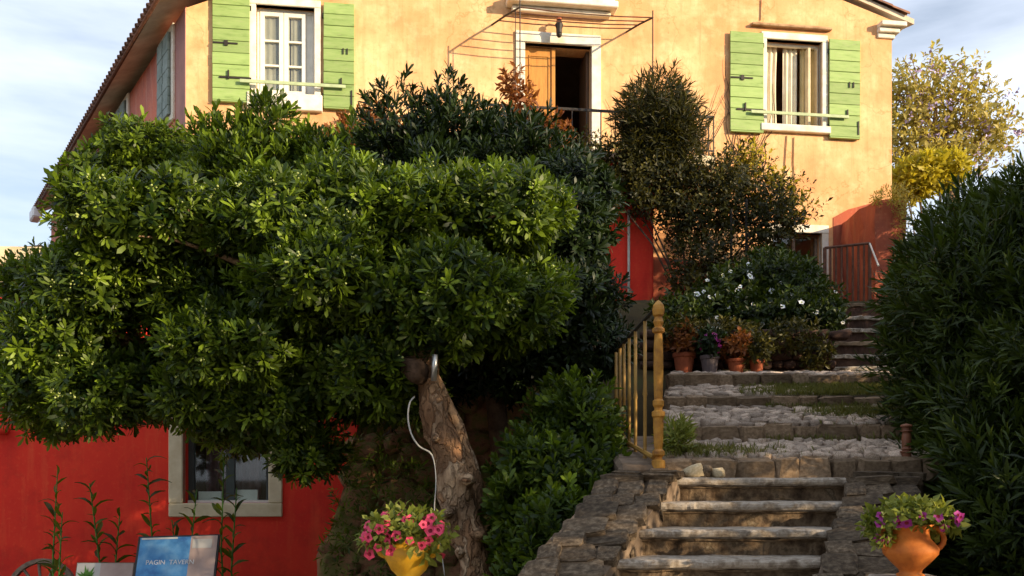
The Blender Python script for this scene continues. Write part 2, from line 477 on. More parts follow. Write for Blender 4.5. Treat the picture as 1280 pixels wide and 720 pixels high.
# ------------------------------------------------------------------ foliage
def tri_mesh(name, V, T, mats, tint=None, midx=None):
    me = bpy.data.meshes.new(name)
    me.vertices.add(len(V)); me.vertices.foreach_set('co', V.astype(np.float32).ravel())
    me.loops.add(len(T) * 3); me.loops.foreach_set('vertex_index', T.astype(np.int32).ravel())
    me.polygons.add(len(T)); me.polygons.foreach_set('loop_start', np.arange(0, len(T) * 3, 3, dtype=np.int32))
    for m in (mats if isinstance(mats, (list, tuple)) else [mats]): me.materials.append(m)
    if midx is not None: me.polygons.foreach_set('material_index', midx.astype(np.int32))
    if tint is not None:
        a = me.attributes.new("tint", 'FLOAT', 'POINT'); a.data.foreach_set('value', tint.astype(np.float32))
    me.update(); me.validate()
    return me

def nrm(a): return a / (np.linalg.norm(a, axis=-1, keepdims=True) + 1e-9)

def leaf_geo(base, ax, nor, L, Wd, fold=.25, droop=.18, blunt=False):
    """base, ax, nor: (N,3); one leaf = 5 vertices, 4 triangles"""
    n = len(base)
    side = nrm(np.cross(nor, ax))
    nor = np.cross(ax, side)
    L = L[:, None]; w = Wd[:, None]
    if blunt:
        m1 = base + ax * L * .45 + nor * L * .03
        m2 = base + ax * L * .80 - nor * L * droop * .45
        tip = base + ax * L - nor * L * droop
        V = np.stack([base, m1 + side * w * .42, m1 - side * w * .42, m2 + side * w * .5, m2 - side * w * .5, tip], 1).reshape(-1, 3)
        k = np.arange(n)[:, None, None] * 6
        T = (np.array([[0, 2, 1], [1, 2, 4], [1, 4, 3], [3, 4, 5]])[None] + k).reshape(-1, 3)
        return V, T
    mid = base + ax * L * .55
    a = mid + side * w * .5 + nor * w * fold
    b = mid - side * w * .5 + nor * w * fold
    tip = base + ax * L - nor * L * droop
    V = np.stack([base, a, mid, b, tip], 1).reshape(-1, 3)
    k = np.arange(n)[:, None, None] * 5
    T = (np.array([[0, 2, 1], [0, 3, 2], [1, 2, 4], [2, 3, 4]])[None] + k).reshape(-1, 3)
    return V, T

def rosettes(pts, dirs, nl, L, Wd, e0=25, e1=80, stem=.04, tint0=None, rs=None, lvar=.4, blunt=False):
    g = rs or rng
    N = len(pts)
    d = nrm(dirs)
    ref = np.where(np.abs(d[:, 2:3]) < .9, np.array([[0, 0, 1.0]]), np.array([[1.0, 0, 0]]))
    t1 = nrm(np.cross(d, ref)); t2 = np.cross(d, t1)
    az = (np.arange(nl)[None] * 2.399 + g.uniform(0, 6.28, (N, 1)) + g.normal(0, .25, (N, nl)))[..., None]
    fr = np.tile((np.arange(nl) / max(1, nl - 1))[None], (N, 1))
    el = np.radians(e1 + (e0 - e1) * fr + g.normal(0, 7, (N, nl)))[..., None]
    rad = np.cos(az) * t1[:, None] + np.sin(az) * t2[:, None]
    ax = nrm(np.cos(el) * d[:, None] + np.sin(el) * rad)
    nor = nrm(np.sin(el) * d[:, None] - np.cos(el) * rad)
    base = pts[:, None] + d[:, None] * (fr[..., None] * stem) + rad * .004
    sc = (1 + g.normal(0, lvar * .5, (N, 1))).clip(.6, 1.5) * (1 + g.normal(0, lvar * .4, (N, nl))).clip(.5, 1.5)
    V, T = leaf_geo(base.reshape(-1, 3), ax.reshape(-1, 3), nor.reshape(-1, 3), (L * sc).ravel(), (Wd * sc).ravel(), g.uniform(.1, .3), .15, blunt)
    if tint0 is None: tint0 = g.uniform(0, .7, N)
    tl = (tint0[:, None] + g.normal(0, .13, (N, nl)) + .12 * fr).clip(0, 1)
    tint = np.repeat(tl.ravel(), 6 if blunt else 5)
    return V, T, tint

def lobe(px, py, Y, rx, ry, rd=None):
    """an ellipsoid of a crown: where it stands, and its half axes given by its size at that distance"""
    c = P(px, py, Y); s = Y / F_PX
    return (np.array(c), np.array([rx * s, (rd if rd else (rx + ry) / 2 * s), ry * s]))

def crown_pts(lobes, n, g, lo=.62, hi=1.04, up=.35, jit=.35, lump=.16, cull=.72):
    areas = np.array([(r[0] * r[1] + r[1] * r[2] + r[0] * r[2]) for c, r in lobes])
    idx = g.choice(len(lobes), n, p=areas / areas.sum())
    C = np.array([l[0] for l in lobes])[idx]; RR = np.array([l[1] for l in lobes])[idx]
    u = nrm(g.normal(size=(n, 3)))
    f = hi - (hi - lo) * g.uniform(0, 1, n) ** 1.8
    # lumps: a smooth random function of direction, different for every lobe
    ph = g.uniform(0, 6.28, (len(lobes), 4))[idx]
    q = (np.sin(u[:, 0] * 5 + ph[:, 0]) + np.sin(u[:, 1] * 6 + ph[:, 1]) + np.sin(u[:, 2] * 6.5 + ph[:, 2]) + np.sin((u[:, 0] - u[:, 2]) * 9 + ph[:, 3])) / 4
    f = f * (1 + lump * q)
    p = C + u * RR * f[:, None]
    keep = np.ones(n, bool)
    for k, (c, r) in enumerate(lobes):
        inside = (((p - c) / r) ** 2).sum(1) < cull ** 2
        keep &= ~(inside & (idx != k))
    d = nrm(nrm(u / RR) + np.array([0, 0, up]) + g.normal(0, jit, (n, 3)))
    return p[keep], d[keep], f[keep]

def make_clumps(lobes, g, dist, r, sz=.8):
    """leaf clumps spread over the outside of a crown, with gaps between them"""
    p, d, f = crown_pts(lobes, 1600, g, .82, 1.02, 0, .2, .14, .8)
    ok = []
    for i in range(len(p)):
        if all(((p[i] - p[j]) ** 2).sum() > dist ** 2 for j in ok): ok.append(i)
    out = []
    for i in ok:
        q = r * g.uniform(.65, 1.25)
        out.append((p[i] - d[i] * q * .25, np.array([q, q, q * sz])))
    return out

def foliage(name, parent, off, lobes, n, mat, nl=9, L=.085, Wd=.026, e0=20, e1=78, stem=.05, seed=1, up=.35, lo=.6, hi=1.04,
            young=.18, kind='stuff', whorls=0, buds=0, lump=.16, jit=.35, cull=.72, base_t=(.05, .5), clump=None, blunt=False, fill=0):
    g = np.random.default_rng(seed)
    env = lobes
    if clump:
        lobes = make_clumps([(c, np.maximum(r - clump[1] * .55, r * .5)) for c, r in lobes], g, *clump)
    p, d, f = crown_pts(lobes, n, g, lo, hi, up, jit, lump, cull)
    off = np.array(off)
    t0 = g.uniform(base_t[0], base_t[1], len(p))
    yg = g.uniform(0, 1, len(p)) < young
    t0[yg] = g.uniform(.7, 1.0, yg.sum())
    # the sprigs nearest to the path become parts of their own
    sel = np.zeros(len(p), bool)
    if whorls:
        fr = np.where((d[:, 1] < 0.1) & (f > .93))[0]
        fr = g.permutation(fr)[:whorls]
        sel[fr] = True
    V, T, ti = rosettes(p[~sel] - off, d[~sel], nl, L, Wd, e0, e1, stem, t0[~sel], g, .4, blunt)
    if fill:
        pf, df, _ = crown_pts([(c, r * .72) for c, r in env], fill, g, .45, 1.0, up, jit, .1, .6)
        V2, T2, ti2 = rosettes(pf - off, df, nl, L * 1.1, Wd * 1.3, e0, e1, stem, g.uniform(0, .25, len(pf)), g, .4, blunt)  # inner leaves tinted darker, the crown's inner shade put into colour
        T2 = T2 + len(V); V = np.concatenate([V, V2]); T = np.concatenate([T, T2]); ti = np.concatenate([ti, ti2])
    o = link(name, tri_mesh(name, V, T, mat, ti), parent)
    if kind: o['kind'] = kind
    if whorls:
        vars_ = []
        for k in range(6):
            v, t, ti = rosettes(np.zeros((1, 3)), np.array([[0, 0, 1.0]]), nl + 2, L * 1.05, Wd * 1.08, e0, e1, stem, np.array([[.12, .25, .4, .55, .75, .95][k]]), g, .4, blunt)
            vars_.append(tri_mesh("leaf_whorl", v, t, mat, ti))
        for i in np.where(sel)[0]:
            M = Matrix.Translation(Vector(p[i] - off)) @ Vector(d[i]).to_track_quat('Z', 'Y').to_matrix().to_4x4() @ Matrix.Rotation(g.uniform(0, 6.28), 4, 'Z')
            k = int(g.integers(0, 4)) if not yg[i] else int(g.integers(4, 6))
            link("leaf_whorl", vars_[k], parent, None, M)
    if buds:
        q = np.where((f > .95))[0]
        q = g.permutation(q)[:buds]
        oct_ = np.array([[1, 0, 0], [-1, 0, 0], [0, 1, 0], [0, -1, 0], [0, 0, 1], [0, 0, -1]], float)
        tr = np.array([[0, 2, 4], [2, 1, 4], [1, 3, 4], [3, 0, 4], [2, 0, 5], [1, 2, 5], [3, 1, 5], [0, 3, 5]])
        VV, TT = [], []
        for i in q:
            for _ in range(int(g.integers(2, 6))):
                VV.append(oct_ * g.uniform(.007, .014) + p[i] - off + d[i] * (stem + .015) + g.normal(0, .014, 3))
                TT.append(tr + 6 * (len(VV) - 1))
        b = link("bud_cluster", tri_mesh("bud_cluster", np.concatenate(VV), np.concatenate(TT), M_BUD), parent)
        b['kind'] = 'stuff'
    return o

def limbs(parent, off, start, lobes, r0, mat, seed=0, n=9, name='branch'):
    g = random.Random(seed)
    s = Vector(start)
    for c, r in lobes:
        c = Vector(c)
        m1 = s.lerp(c, .4) + Vector((g.uniform(-.1, .1), g.uniform(-.1, .1), .12 * (c - s).length * .5))
        mb = MB(off)
        mb.tube([s, m1, c], [r0, r0 * .7, r0 * .25], 7, wob=.15, seed=seed)
        for _ in range(3):
            e = c + Vector((g.uniform(-1, 1) * r[0], g.uniform(-1, 1) * r[1], g.uniform(-.5, 1) * r[2])) * .8
            mb.tube([m1.lerp(c, .6), (m1.lerp(c, .6) + e) * .5 + Vector((0, 0, .05)), e], [r0 * .35, r0 * .25, r0 * .08], 5)
        mb.build(name, mat, parent, smooth=True)

# stones: a few shared shapes, unit size
def stone_mesh(name, mat, seed, flat=False, jag=.16):
    g = random.Random(seed)
    bm = bmesh.new()
    bmesh.ops.create_cube(bm, size=1.0)
    bmesh.ops.bevel(bm, geom=list(bm.edges), offset=.20 if not flat else .12, segments=1, affect='EDGES', profile=.6)
    for v in bm.verts:
        v.co += Vector((g.uniform(-1, 1), g.uniform(-1, 1), g.uniform(-1, 1))) * jag * .5
    for f in bm.faces: f.smooth = not flat
    me = bpy.data.meshes.new(name)
    bm.to_mesh(me); bm.free()
    me.materials.append(mat)
    return me
def stones(mat, name, n=8, seed=0, flat=False, jag=.16):
    return [stone_mesh(name, mat, seed * 31 + i, flat, jag) for i in range(n)]

def put(name, me, parent, off, c, size, rot=(0, 0, 0), q=None, shear=0.0):
    M = Matrix.Translation(Vector(c) - Vector(off))
    rm = (q.to_matrix().to_4x4() if q is not None else Matrix.Identity(4))
    from mathutils import Euler
    rm = rm @ Euler(rot).to_matrix().to_4x4()
    S = Matrix.Diagonal((size[0], size[1], size[2], 1))
    H = Matrix.Identity(4); H[0][1] = shear
    return link(name, me, parent, None, M @ H @ rm @ S)

# ------------------------------------------------------------------ ground
def smooth(a, b, x):
    t = min(1, max(0, (x - a) / (b - a))); return t * t * (3 - 2 * t)
def interp(x, tab):
    for (a, za), (b, zb) in zip(tab, tab[1:]):
        if x <= b: return za + (zb - za) * max(0, (x - a)) / (b - a)
    return tab[-1][1]
BANK = [(4.5, 0), (7, .55), (10.7, 2.78), (13.6, 4.28), (17, 4.3)]
def ground_z(x, y):
    k2 = smooth(.3, 1.1, x)
    zr = interp(y, BANK) * k2 + interp(y, [(4.5, 0), (9.25, .35), (9.9, 2.5), (10.7, 2.85), (13.6, 4.28), (17, 4.3)]) * (1 - k2)
    zl = 4.3 * smooth(13.2, 14.0, y) * smooth(-14, -10, x)
    if 3.3 < x < 6.5 and 9.6 < y < 13.6: zr -= .75 * smooth(3.3, 3.9, x) * smooth(9.6, 10.6, y)
    k = smooth(-2.2, -1.4, x)
    z = zl + (zr - zl) * k
    if y > 60: z *= 1 - smooth(60, 200, y)
    if abs(x) > 60: z *= 1 - smooth(60, 200, abs(x))
    return z
xs = sorted(set([-3000, -900, -300, -120, -60, -30, -20] + [x * .4 for x in range(-40, 41)] + [20, 30, 60, 120, 300, 900, 3000]))
ys = sorted(set([-3000, -600, -150, -40, -10, 0, 2] + [3 + .4 * i for i in range(52)] + [26, 32, 45, 60, 90, 140, 220, 500, 1200, 4000]))
gv = []; gf = []
for j, y in enumerate(ys):
    for i, x in enumerate(xs):
        z = ground_z(x, y)
        if 4 < y < 24 and abs(x) < 16 and z > .05: z += .05 * noise.noise(Vector((x, y, 0)) * 1.3)
        gv.append((x, y, z))
nx = len(xs)
for j in range(len(ys) - 1):
    for i in range(nx - 1):
        gf.append((j * nx + i, j * nx + i + 1, (j + 1) * nx + i + 1, (j + 1) * nx + i))
mb = MB(); mb.add(gv, gf)
go = mb.build("ground", M_SOIL, smooth=True)
mb = MB()
mb.add([(-40, -40, .006), (40, -40, .006), (40, 3.0, .006), (2.6, 3.0, .006), (2.6, 4.2, .006), (-.4, 4.2, .006), (-2.6, 5.6, .006), (-2.6, 9.2, .006), (-40, 9.2, .006)], [tuple(range(9))])
st_ = mb.build("street", mat_noise("pale_bounce_paving", [(.3, (.26, .22, .17)), (.7, (.40, .35, .28))], 3, .9, .4, 30, .15))  # unseen paving, added pale to bounce warm light upwards
tag(st_, "unseen street paving in front of the steps, made pale to bounce light", None, None, "structure")
tag(go, "dark garden soil rising as a bank towards the house", None, None, "structure")

# ------------------------------------------------------------------ the house
TH = R(7.8)
HD = Vector((math.cos(TH), math.sin(TH), 0)); HN = Vector((math.sin(TH), -math.cos(TH), 0))   # along facade, out of facade
HL = Vector((-5.54, 15.63, 0))
SD = Vector((-math.sin(R(34.5)), math.cos(R(34.5)), 0))      # along the side wall, away from us
house = thing("house", "old yellow plastered house with green shutters standing above the stone steps", "house", HL, TH)
Hinv = Matrix.Rotation(-TH, 3, 'Z')
def toH(w): return Hinv @ (Vector(w) - HL)
def Fp(px, py, off=0.0):
    """pixel -> (u, z) on the facade plane pushed out by off"""
    r = Vector(((px - 640) / F_PX, 1, 0))
    t = (HL.dot(HN) + off) / r.dot(HN)
    p = r * t
    return (p - HL).dot(HD), EYE + (HORIZ - py) / F_PX * t
def Frect(x0, y0, x1, y1, off=0.0):
    ym, xm = (y0 + y1) / 2, (x0 + x1) / 2
    return Fp(x0, ym, off)[0], Fp(x1, ym, off)[0], Fp(xm, y1, off)[1], Fp(xm, y0, off)[1]
def fbox(mb, u0, u1, z0, z1, o0, o1, mi=0): mb.box(u0, u1, -o1, -o0, z0, z1, None, mi)
HW = 12.83                  # facade width
ZL, ZR, ZT = 9.62, 10.28, 12.3

lw = Frect(320, 8, 393, 119)     # left window opening
rw = Frect(958, 51, 1027, 158)   # right window
dr = Frect(656, 56, 739, 213)    # balcony door
gd = Frect(966, 291, 1027, 352)  # ground floor opening
ZB = dr[2]                       # balcony floor

def wall_with_holes(mb, u0, u1, z0, z1, holes, depth, fr=None, mi=0, step=1.2):
    us = sorted(set([u0, u1] + [h[0] for h in holes] + [h[1] for h in holes]))
    zs = sorted(set([z0, z1] + [min(z1, h[2]) for h in holes] + [min(z1, h[3]) for h in holes]))
    def pt(u, z, d):
        p = Vector((u, d, z))
        if fr is not None:
            O, X, Y, Z = fr; p = O + X * u + Y * d + Z * z
        return p
    for a, b in zip(us, us[1:]):
        for c, d in zip(zs, zs[1:]):
            um, zm = (a + b) / 2, (c + d) / 2
            if any(h[0] < um < h[1] and h[2] < zm < h[3] for h in holes): continue
            mb.add([pt(a, c, 0), pt(b, c, 0), pt(b, d, 0), pt(a, d, 0)], [(0, 1, 2, 3)], mi)
            mb.add([pt(a, c, depth), pt(b, c, depth), pt(b, d, depth), pt(a, d, depth)], [(3, 2, 1, 0)], mi)
    for h in holes:
        a, b, c, d = h
        for (p, q) in (((a, c), (b, c)), ((b, c), (b, d)), ((b, d), (a, d)), ((a, d), (a, c))):
            mb.add([pt(*p, 0), pt(*q, 0), pt(*q, depth), pt(*p, depth)], [(0, 1, 2, 3)], mi)

WD = .45
# front wall, yellow; its lower reddish layer with painted shade is built separately
zsplit = 4.0
mb = MB()
wall_with_holes(mb, 0, HW, zsplit, ZL, [lw, rw, dr, gd], WD)
def roofline(u): return ZL + (ZT - ZL) * u / (HW / 2) if u < HW / 2 else ZR + (ZT - ZR) * (HW - u) / (HW / 2)
cols = sorted(set([0, HW, HW / 2, lw[0], lw[1], rw[0], rw[1], dr[0], dr[1]]))
for a, b in zip(cols, cols[1:]):
    zb_ = max([ZL] + [h[3] for h in (lw, rw, dr) if h[0] - .001 < (a + b) / 2 < h[1]])
    for d_ in (0, WD): mb.add([(a, d_, zb_), (b, d_, zb_), (b, d_, roofline(b)), (a, d_, roofline(a))], [(0, 1, 2, 3)])
mb.build("front_wall", M_YEL, house)
SDl = toH(HL + SD); SOl = Vector((-SDl.y, SDl.x, 0)).normalized()
if SOl.x > 0: SOl = -SOl
SFR = (Vector((0, 0, 0)), SDl, SOl, Vector((0, 0, 1)))    # frame: along side wall, outwards, up
SLEN = 14.9
def Sp(px, py):
    so = Vector((-SD.y, SD.x, 0))
    if so.x > 0: so = -so
    r = Vector(((px - 640) / F_PX, 1, 0))
    t = HL.dot(so) / r.dot(so)
    p = r * t
    return (p - HL).dot(SD), EYE + (HORIZ - py) / F_PX * t
mb = MB()
mb.box(0.004, SLEN, -.4, 0, 0, ZL + .02, SFR)
sw = mb.build("side_wall", M_SIDE, house)
mb = MB()
mb.box(.5, SLEN, .002, .4, 0, ZR, (Vector((HW, 0, 0)), SDl, SOl, Vector((0, 0, 1))))
mb.build("right_wall", M_YEL, house)
mb = MB()
B0 = SDl * SLEN
mb.add([B0 + Vector((0, 0, 0)), B0 + Vector((HW, 0, 0)), B0 + Vector((HW, 0, ZR)), B0 + Vector((HW / 2, 0, ZT)), B0 + Vector((0, 0, ZL))], [(0, 1, 2, 3, 4)])
mb.build("back_wall", M_YEL, house)
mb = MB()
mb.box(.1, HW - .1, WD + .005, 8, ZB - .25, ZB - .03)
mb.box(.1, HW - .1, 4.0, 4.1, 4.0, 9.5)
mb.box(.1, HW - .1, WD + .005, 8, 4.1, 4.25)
mb.build("light_stop_floor", M_DARKROOM, house)  # slabs added to stop light, coloured dark as room shade
# plinth strip
# roof
ov = .44
E0 = SOl * ov - SDl * .22 + Vector((0, 0, ZL)); E1 = E0 + SDl * (SLEN + .4)
RG0 = Vector((HW / 2, 0, ZT + .1)) - SDl * .22; RG1 = RG0 + SDl * (SLEN + .4)
X0 = Vector((HW, 0, ZR - .06)) - SDl * .22 - SOl * .38; X1 = X0 + SDl * (SLEN + .4)
mb = MB()
th = Vector((0, 0, .10))
for a, b, c, d in ((E0, E1, RG1, RG0), (RG0, RG1, X1, X0)):
    mb.add([a, b, c, d, a + th, b + th, c + th, d + th], [(0, 3, 2, 1), (4, 5, 6, 7), (0, 1, 5, 4), (1, 2, 6, 5), (2, 3, 7, 6), (3, 0, 4, 7)])
roof = mb.build("roof", M_SOFFIT, house)
# barrel tiles along the left eave and the front verges
def half_pipe(name, mat, r=.095, L=.42, n=6):
    mb = MB()
    vv = []; fs = []
    for j, (yy, rr) in enumerate(((0, r), (L, r * .82))):
        for k in range(n + 1):
            a = math.pi * k / n
            vv.append((math.cos(a) * rr, yy, math.sin(a) * rr))
        for k in range(n + 1):
            a = math.pi * k / n
            vv.append((math.cos(a) * (rr - .018), yy, math.sin(a) * (rr - .018)))
    m = n + 1
    for k in range(n):
        fs.append((k, k + 1, 2 * m + k + 1, 2 * m + k)); fs.append((m + k + 1, m + k, 3 * m + k, 3 * m + k + 1))
        fs.append((k + 1, k, m + k, m + k + 1))
    mb.add(vv, fs)
    return mb.mesh(name, mat, smooth=True)
tile = half_pipe("roof_tile", M_TILE, .078)
slope = ((RG0 - E0) - SDl * (RG0 - E0).dot(SDl)); slope.normalize()
def frame(o, x, y):
    z = x.cross(y).normalized(); y = z.cross(x).normalized()
    M = Matrix((x, y, z)).transposed().to_4x4(); M.translation = o
    return M
nt_ = 72
for i in range(nt_):
    p = E0.lerp(E1, (i + .5) / nt_) + Vector((0, 0, .105)) - slope * .06
    y = slope; x = -SDl if (-SDl).cross(y).z > 0 else SDl
    link("roof_tile", tile, roof, None, frame(p, x, y))
for i in range(10):
    p = X0.lerp(RG0, .02 + i * .052) + Vector((0, 0, .105))
    y = (RG0 - X0).normalized(); x = Vector((1, 0, 0)) if False else y.cross(Vector((0, 0, 1))).normalized()
    link("roof_tile", tile, roof, None, frame(p, x, y))
    p = E0.lerp(RG0, .02 + i * .052) + Vector((0, 0, .105)); y = (RG0 - E0).normalized(); x = y.cross(Vector((0, 0, 1))).normalized()
    link("roof_tile", tile, roof, None, frame(p, x, y))
# cornice moulding under the right verge, white rafter end at the far eave
mb = MB()
pr = [(HW - 2.2, 0), (HW + .34, 0)]
for k, (h, o) in enumerate(((.0, .04), (.09, .10), (.18, .18))):
    z = ZR - .36 + h
    mb.box(HW - .30, HW + o * 1.15, -o, .5, z, z + .087)
mb.build("cornice_return", M_TRIM, house, bevel=.012)
mb = MB()
e = E1 - SDl * .5
mb.box(-.3, .45, -.12, .14, -.26, .05, (e, SDl, SOl, Vector((0, 0, 1))))
mb.build("eave_end", M_GUTTER, house, bevel=.04)
mb = MB()
mb.tube([E0 + SOl * .02 + Vector((0, 0, .02)), E1 + SOl * .02 + Vector((0, 0, .02))], .036, 8)
mb.build("gutter", M_RUSTIRON, house, smooth=True)
# corner strip of paler plaster on the side wall
mb = MB()
mb.box(0.0, .62, 0.0, .012, 4, ZL, SFR)
mb.build("corner_strip", mat_plaster_red("pinkish_plaster", (.44, .22, .18), (.36, .17, .15), (.55, .36, .30)), house)

def surround(name, rect, wd, proud, sill=None, mat=M_TRIM, parent=house, depth=.12):
    u0, u1, z0, z1 = rect
    mb = MB()
    fbox(mb, u0 - wd, u0, z0, z1, -depth, proud)
    fbox(mb, u1, u1 + wd, z0, z1, -depth, proud)
    fbox(mb, u0 - wd, u1 + wd, z1, z1 + wd * 1.15, -depth, proud + .004)
    mb.build(name, mat, parent, bevel=.008)
    if sill:
        mb = MB()
        fbox(mb, u0 - wd - .03, u1 + wd + .03, z0 - sill, z0, -depth, proud + .07)
        mb.build("window_sill", mat, parent, bevel=.012)

surround("window_surround", lw, .11, .03, .28)
surround("window_surround", rw, .11, .03, .13)
surround("door_surround", dr, .17, .04)
# hood moulding over the door, ledge over the right window
u0, u1, z0, z1 = Frect(632, 0, 768, 17)
mb = MB()
fbox(mb, u0 + .10, u1 - .10, z0 - .06, z0 + .03, 0, .14)
fbox(mb, u0, u1, z0 + .033, z0 + .15, 0, .30)
fbox(mb, u0 + .05, u1 - .05, z0 + .153, z0 + .22, 0, .24)
mb.build("door_hood", M_TRIM, house, bevel=.014)
u0, u1, z0, z1 = Frect(938, 29, 1038, 36)
mb = MB(); fbox(mb, u0, u1, z0 - .01, z0 + .035, 0, .09); fbox(mb, u0 + .03, u1 - .02, z0 + .037, z0 + .065, 0, .05)
mb.build("window_ledge", mat_noise('brown_ledge_stone', [(.3, (.26, .15, .08)), (.7, (.55, .36, .20))], 6, .9, .5, 30, .1), house, bevel=.01)

# window casements
def casement(rect, open_=False):
    u0, u1, z0, z1 = rect
    w = u1 - u0
    fr = MB(); t = .05
    for a, b, c, d in ((u0, u0 + t, z0, z1), (u1 - t, u1, z0, z1), (u0 + t, u1 - t, z1 - t, z1), (u0 + t, u1 - t, z0, z0 + t)):
        fbox(fr, a, b, c, d, -.20, -.13)
    win = fr.build("window_frame", M_WHITE, house, bevel=.006)
    if open_: return win
    um = (u0 + u1) / 2 - .04
    for a, b in ((u0 + t + .002, um - .004), (um + .004, u1 - t - .10)):
        s = MB(); q = .075
        fbox(s, a, a + q, z0 + t, z1 - t, -.185, -.115); fbox(s, b - q, b, z0 + t, z1 - t, -.185, -.115)
        fbox(s, a + q, b - q, z1 - t - q, z1 - t, -.185, -.115); fbox(s, a + q, b - q, z0 + t, z0 + t + q, -.185, -.115)
        H = z1 - z0 - 2 * t - 2 * q
        for k in (1, 2):
            zz = z0 + t + q + H * k / 3
            fbox(s, a + q, b - q, zz - .018, zz + .018, -.18, -.12)
        s.build("sash", M_WHITE, win, bevel=.004)
        for k in range(3):
            g_ = MB(); fbox(g_, a + q, b - q, z0 + t + q + H * k / 3 + .018, z0 + t + q + H * (k + 1) / 3 - .018, -.155, -.149)
            g_.build("pane", M_GLASS, win)
    s = MB(); fbox(s, u1 - t - .098, u1 - t, z0 + t, z1 - t, -.19, -.15)
    s.build("jamb_strip", M_WHITE, win)
    return win
def curtain(u0, u1, z0, z1, off, mat, folds=5, amp=.035, parent=house, gather=0.0, name="curtain"):
    mb = MB(); n = folds * 8; vv = []; fs = []
    for j in range(7):
        f = j / 6
        for i in range(n + 1):
            x = i / n
            u = u0 + (u1 - u0) * (x * (1 - gather * math.sin(f * 3.14)) + 0)
            vv.append((u, off + amp * math.sin(x * folds * 6.283 + .6 * f) * (.5 + .5 * f), z1 + (z0 - z1) * f))
    for j in range(6):
        for i in range(n):
            a = j * (n + 1) + i
            fs.append((a, a + 1, a + n + 2, a + n + 1))
    mb.add(vv, fs)
    return mb.build(name, mat, parent, smooth=True)
w1 = casement(lw)
curtain(lw[0] + .02, (lw[0] + lw[1]) / 2 + .06, lw[2], lw[3], .178, M_NET, 5, .010, w1)
curtain((lw[0] + lw[1]) / 2 + .08, lw[1] - .02, lw[2], lw[3], .178, M_NET, 5, .012, w1)
w2 = casement(rw, True)
ww = rw[1] - rw[0]
curtain(rw[0] + .03, rw[0] + ww * .30, rw[2] + .03, rw[3], .26, M_CURT, 3, .03, w2, .08)
curtain(rw[0] + ww * .40, rw[0] + ww * .66, rw[2] + .03, rw[3], .25, M_CURT, 3, .03, w2)
curtain(rw[0] + ww * .70, rw[1] - .03, rw[2] + .03, rw[3], .22, mat_noise("yellow_curtain", [(.3, (.50, .38, .16)), (.7, (.66, .52, .26))], 3, .9, .1, 60, .1), 3, .03, w2)
# half-open inner casement of the right window
mb = MB()
a = rw[0] + ww * .78
fbox(mb, a, a + .05, rw[2] + .06, rw[3] - .08, -.24, -.06); fbox(mb, rw[1] - .06, rw[1] - .052, rw[2] + .06, rw[3] - .08, -.24, -.06)
mb.build("open_sash", M_CREAM, w2, bevel=.006)

# shutters: boards, battens, fittings
def shutter(px0, py0, px1, py1, n=9, tilt=0.0, stay=None, side=1):
    u0, u1, z0, z1 = Frect(px0, py0, px1, py1, .08)
    root = MB()
    t0, t1 = .045, .075
    # the two vertical stiles at the back carry the boards
    fbox(root, u0 + .04, u0 + .12, z0 + .03, z1 - .03, .012, t0); fbox(root, u1 - .12, u1 - .04, z0 + .03, z1 - .03, .012, t0)
    sh = root.build("shutter", M_GREEN, house)
    h = (z1 - z0) / n
    for k in range(n):
        a, b = z0 + k * h, z0 + (k + 1) * h
        m = MB(); j = rnd.uniform(-.003, .003)
        fbox(m, u0 + rnd.uniform(0, .006), u1 - rnd.uniform(0, .006), a + .004, b - .004, t0 + .001, t1 + j)
        m.build("plank", M_GREEN, sh, bevel=.005)
    # bottom edge lip
    m = MB(); fbox(m, u0 + .01, u1 - .01, z0 - .03, z0 - .004, .02, t1 + .012); m.build("bottom_rail", M_GREEN, sh, bevel=.004)
    # iron strap and bolt
    m = MB()
    zz = z0 + (z1 - z0) * .53
    if side < 0:
        fbox(m, u0 + .01, u0 + .36 * (u1 - u0) + .2, zz - .012, zz + .012, t1 + .001, t1 + .014)
        m.build("strap", M_IRON, sh); m = MB()
        fbox(m, u0 + .20, u0 + .26, zz - .045, zz + .045, t1 + .002, t1 + .02)
        m.build("bolt", M_IRON, sh); m = MB()
    else:
        for q in (.62, .75):
            fbox(m, u0 + q * (u1 - u0), u0 + q * (u1 - u0) + .02, zz - .04, zz + .06, t1 + .001, t1 + .02)
            m.build("bolt", M_IRON, sh); m = MB()
        fbox(m, u1 - .06, u1 - .035, z0 + .05, z0 + .30, t1 + .001, t1 + .016)
        m.build("hook", M_IRON, sh); m = MB()
    zz = z0 + (z1 - z0) * .21
    uc = (u0 + u1) / 2 + .04 * side
    fbox(m, uc - .012, uc + .012, zz - .03, zz + .12, t1 + .003, t1 + .03)
    fbox(m, (u0 + .12) if side < 0 else u0 - .03, u1 + .03 if side < 0 else u0 + .34, zz - .014, zz + .014, t1 + .002, t1 + .018)
    m.build("iron_fitting", M_IRON, sh)
    # hinge pins toward the window
    uh = u1 if side < 0 else u0
    for zz in (z0 + .2, z1 - .22):
        m = MB(); fbox(m, uh - .02, uh + .02, zz - .04, zz + .04, .0, .05)
        m.build("hinge", M_IRON, sh)
    return sh
shutter(265, -9, 312, 125, 9, side=-1)
shutter(404, 3, 443, 134, 9, side=1)
shutter(913, 39, 955, 163, 9, side=-1)
shutter(1037, 49, 1076, 171, 9, side=1)
# stay bars running across the windows between the shutters
for (a, b) in (((300, 101), (432, 110)), ((938, 139), (1060, 148))):
    ua, za = Fp(*a, .1); ub, zb = Fp(*b, .1)
    z = (za + zb) / 2
    m = MB(); fbox(m, ua, ub, z - .028, z + .028, .12, .145); m.build("stay_bar", M_BAR, house, bevel=.004)

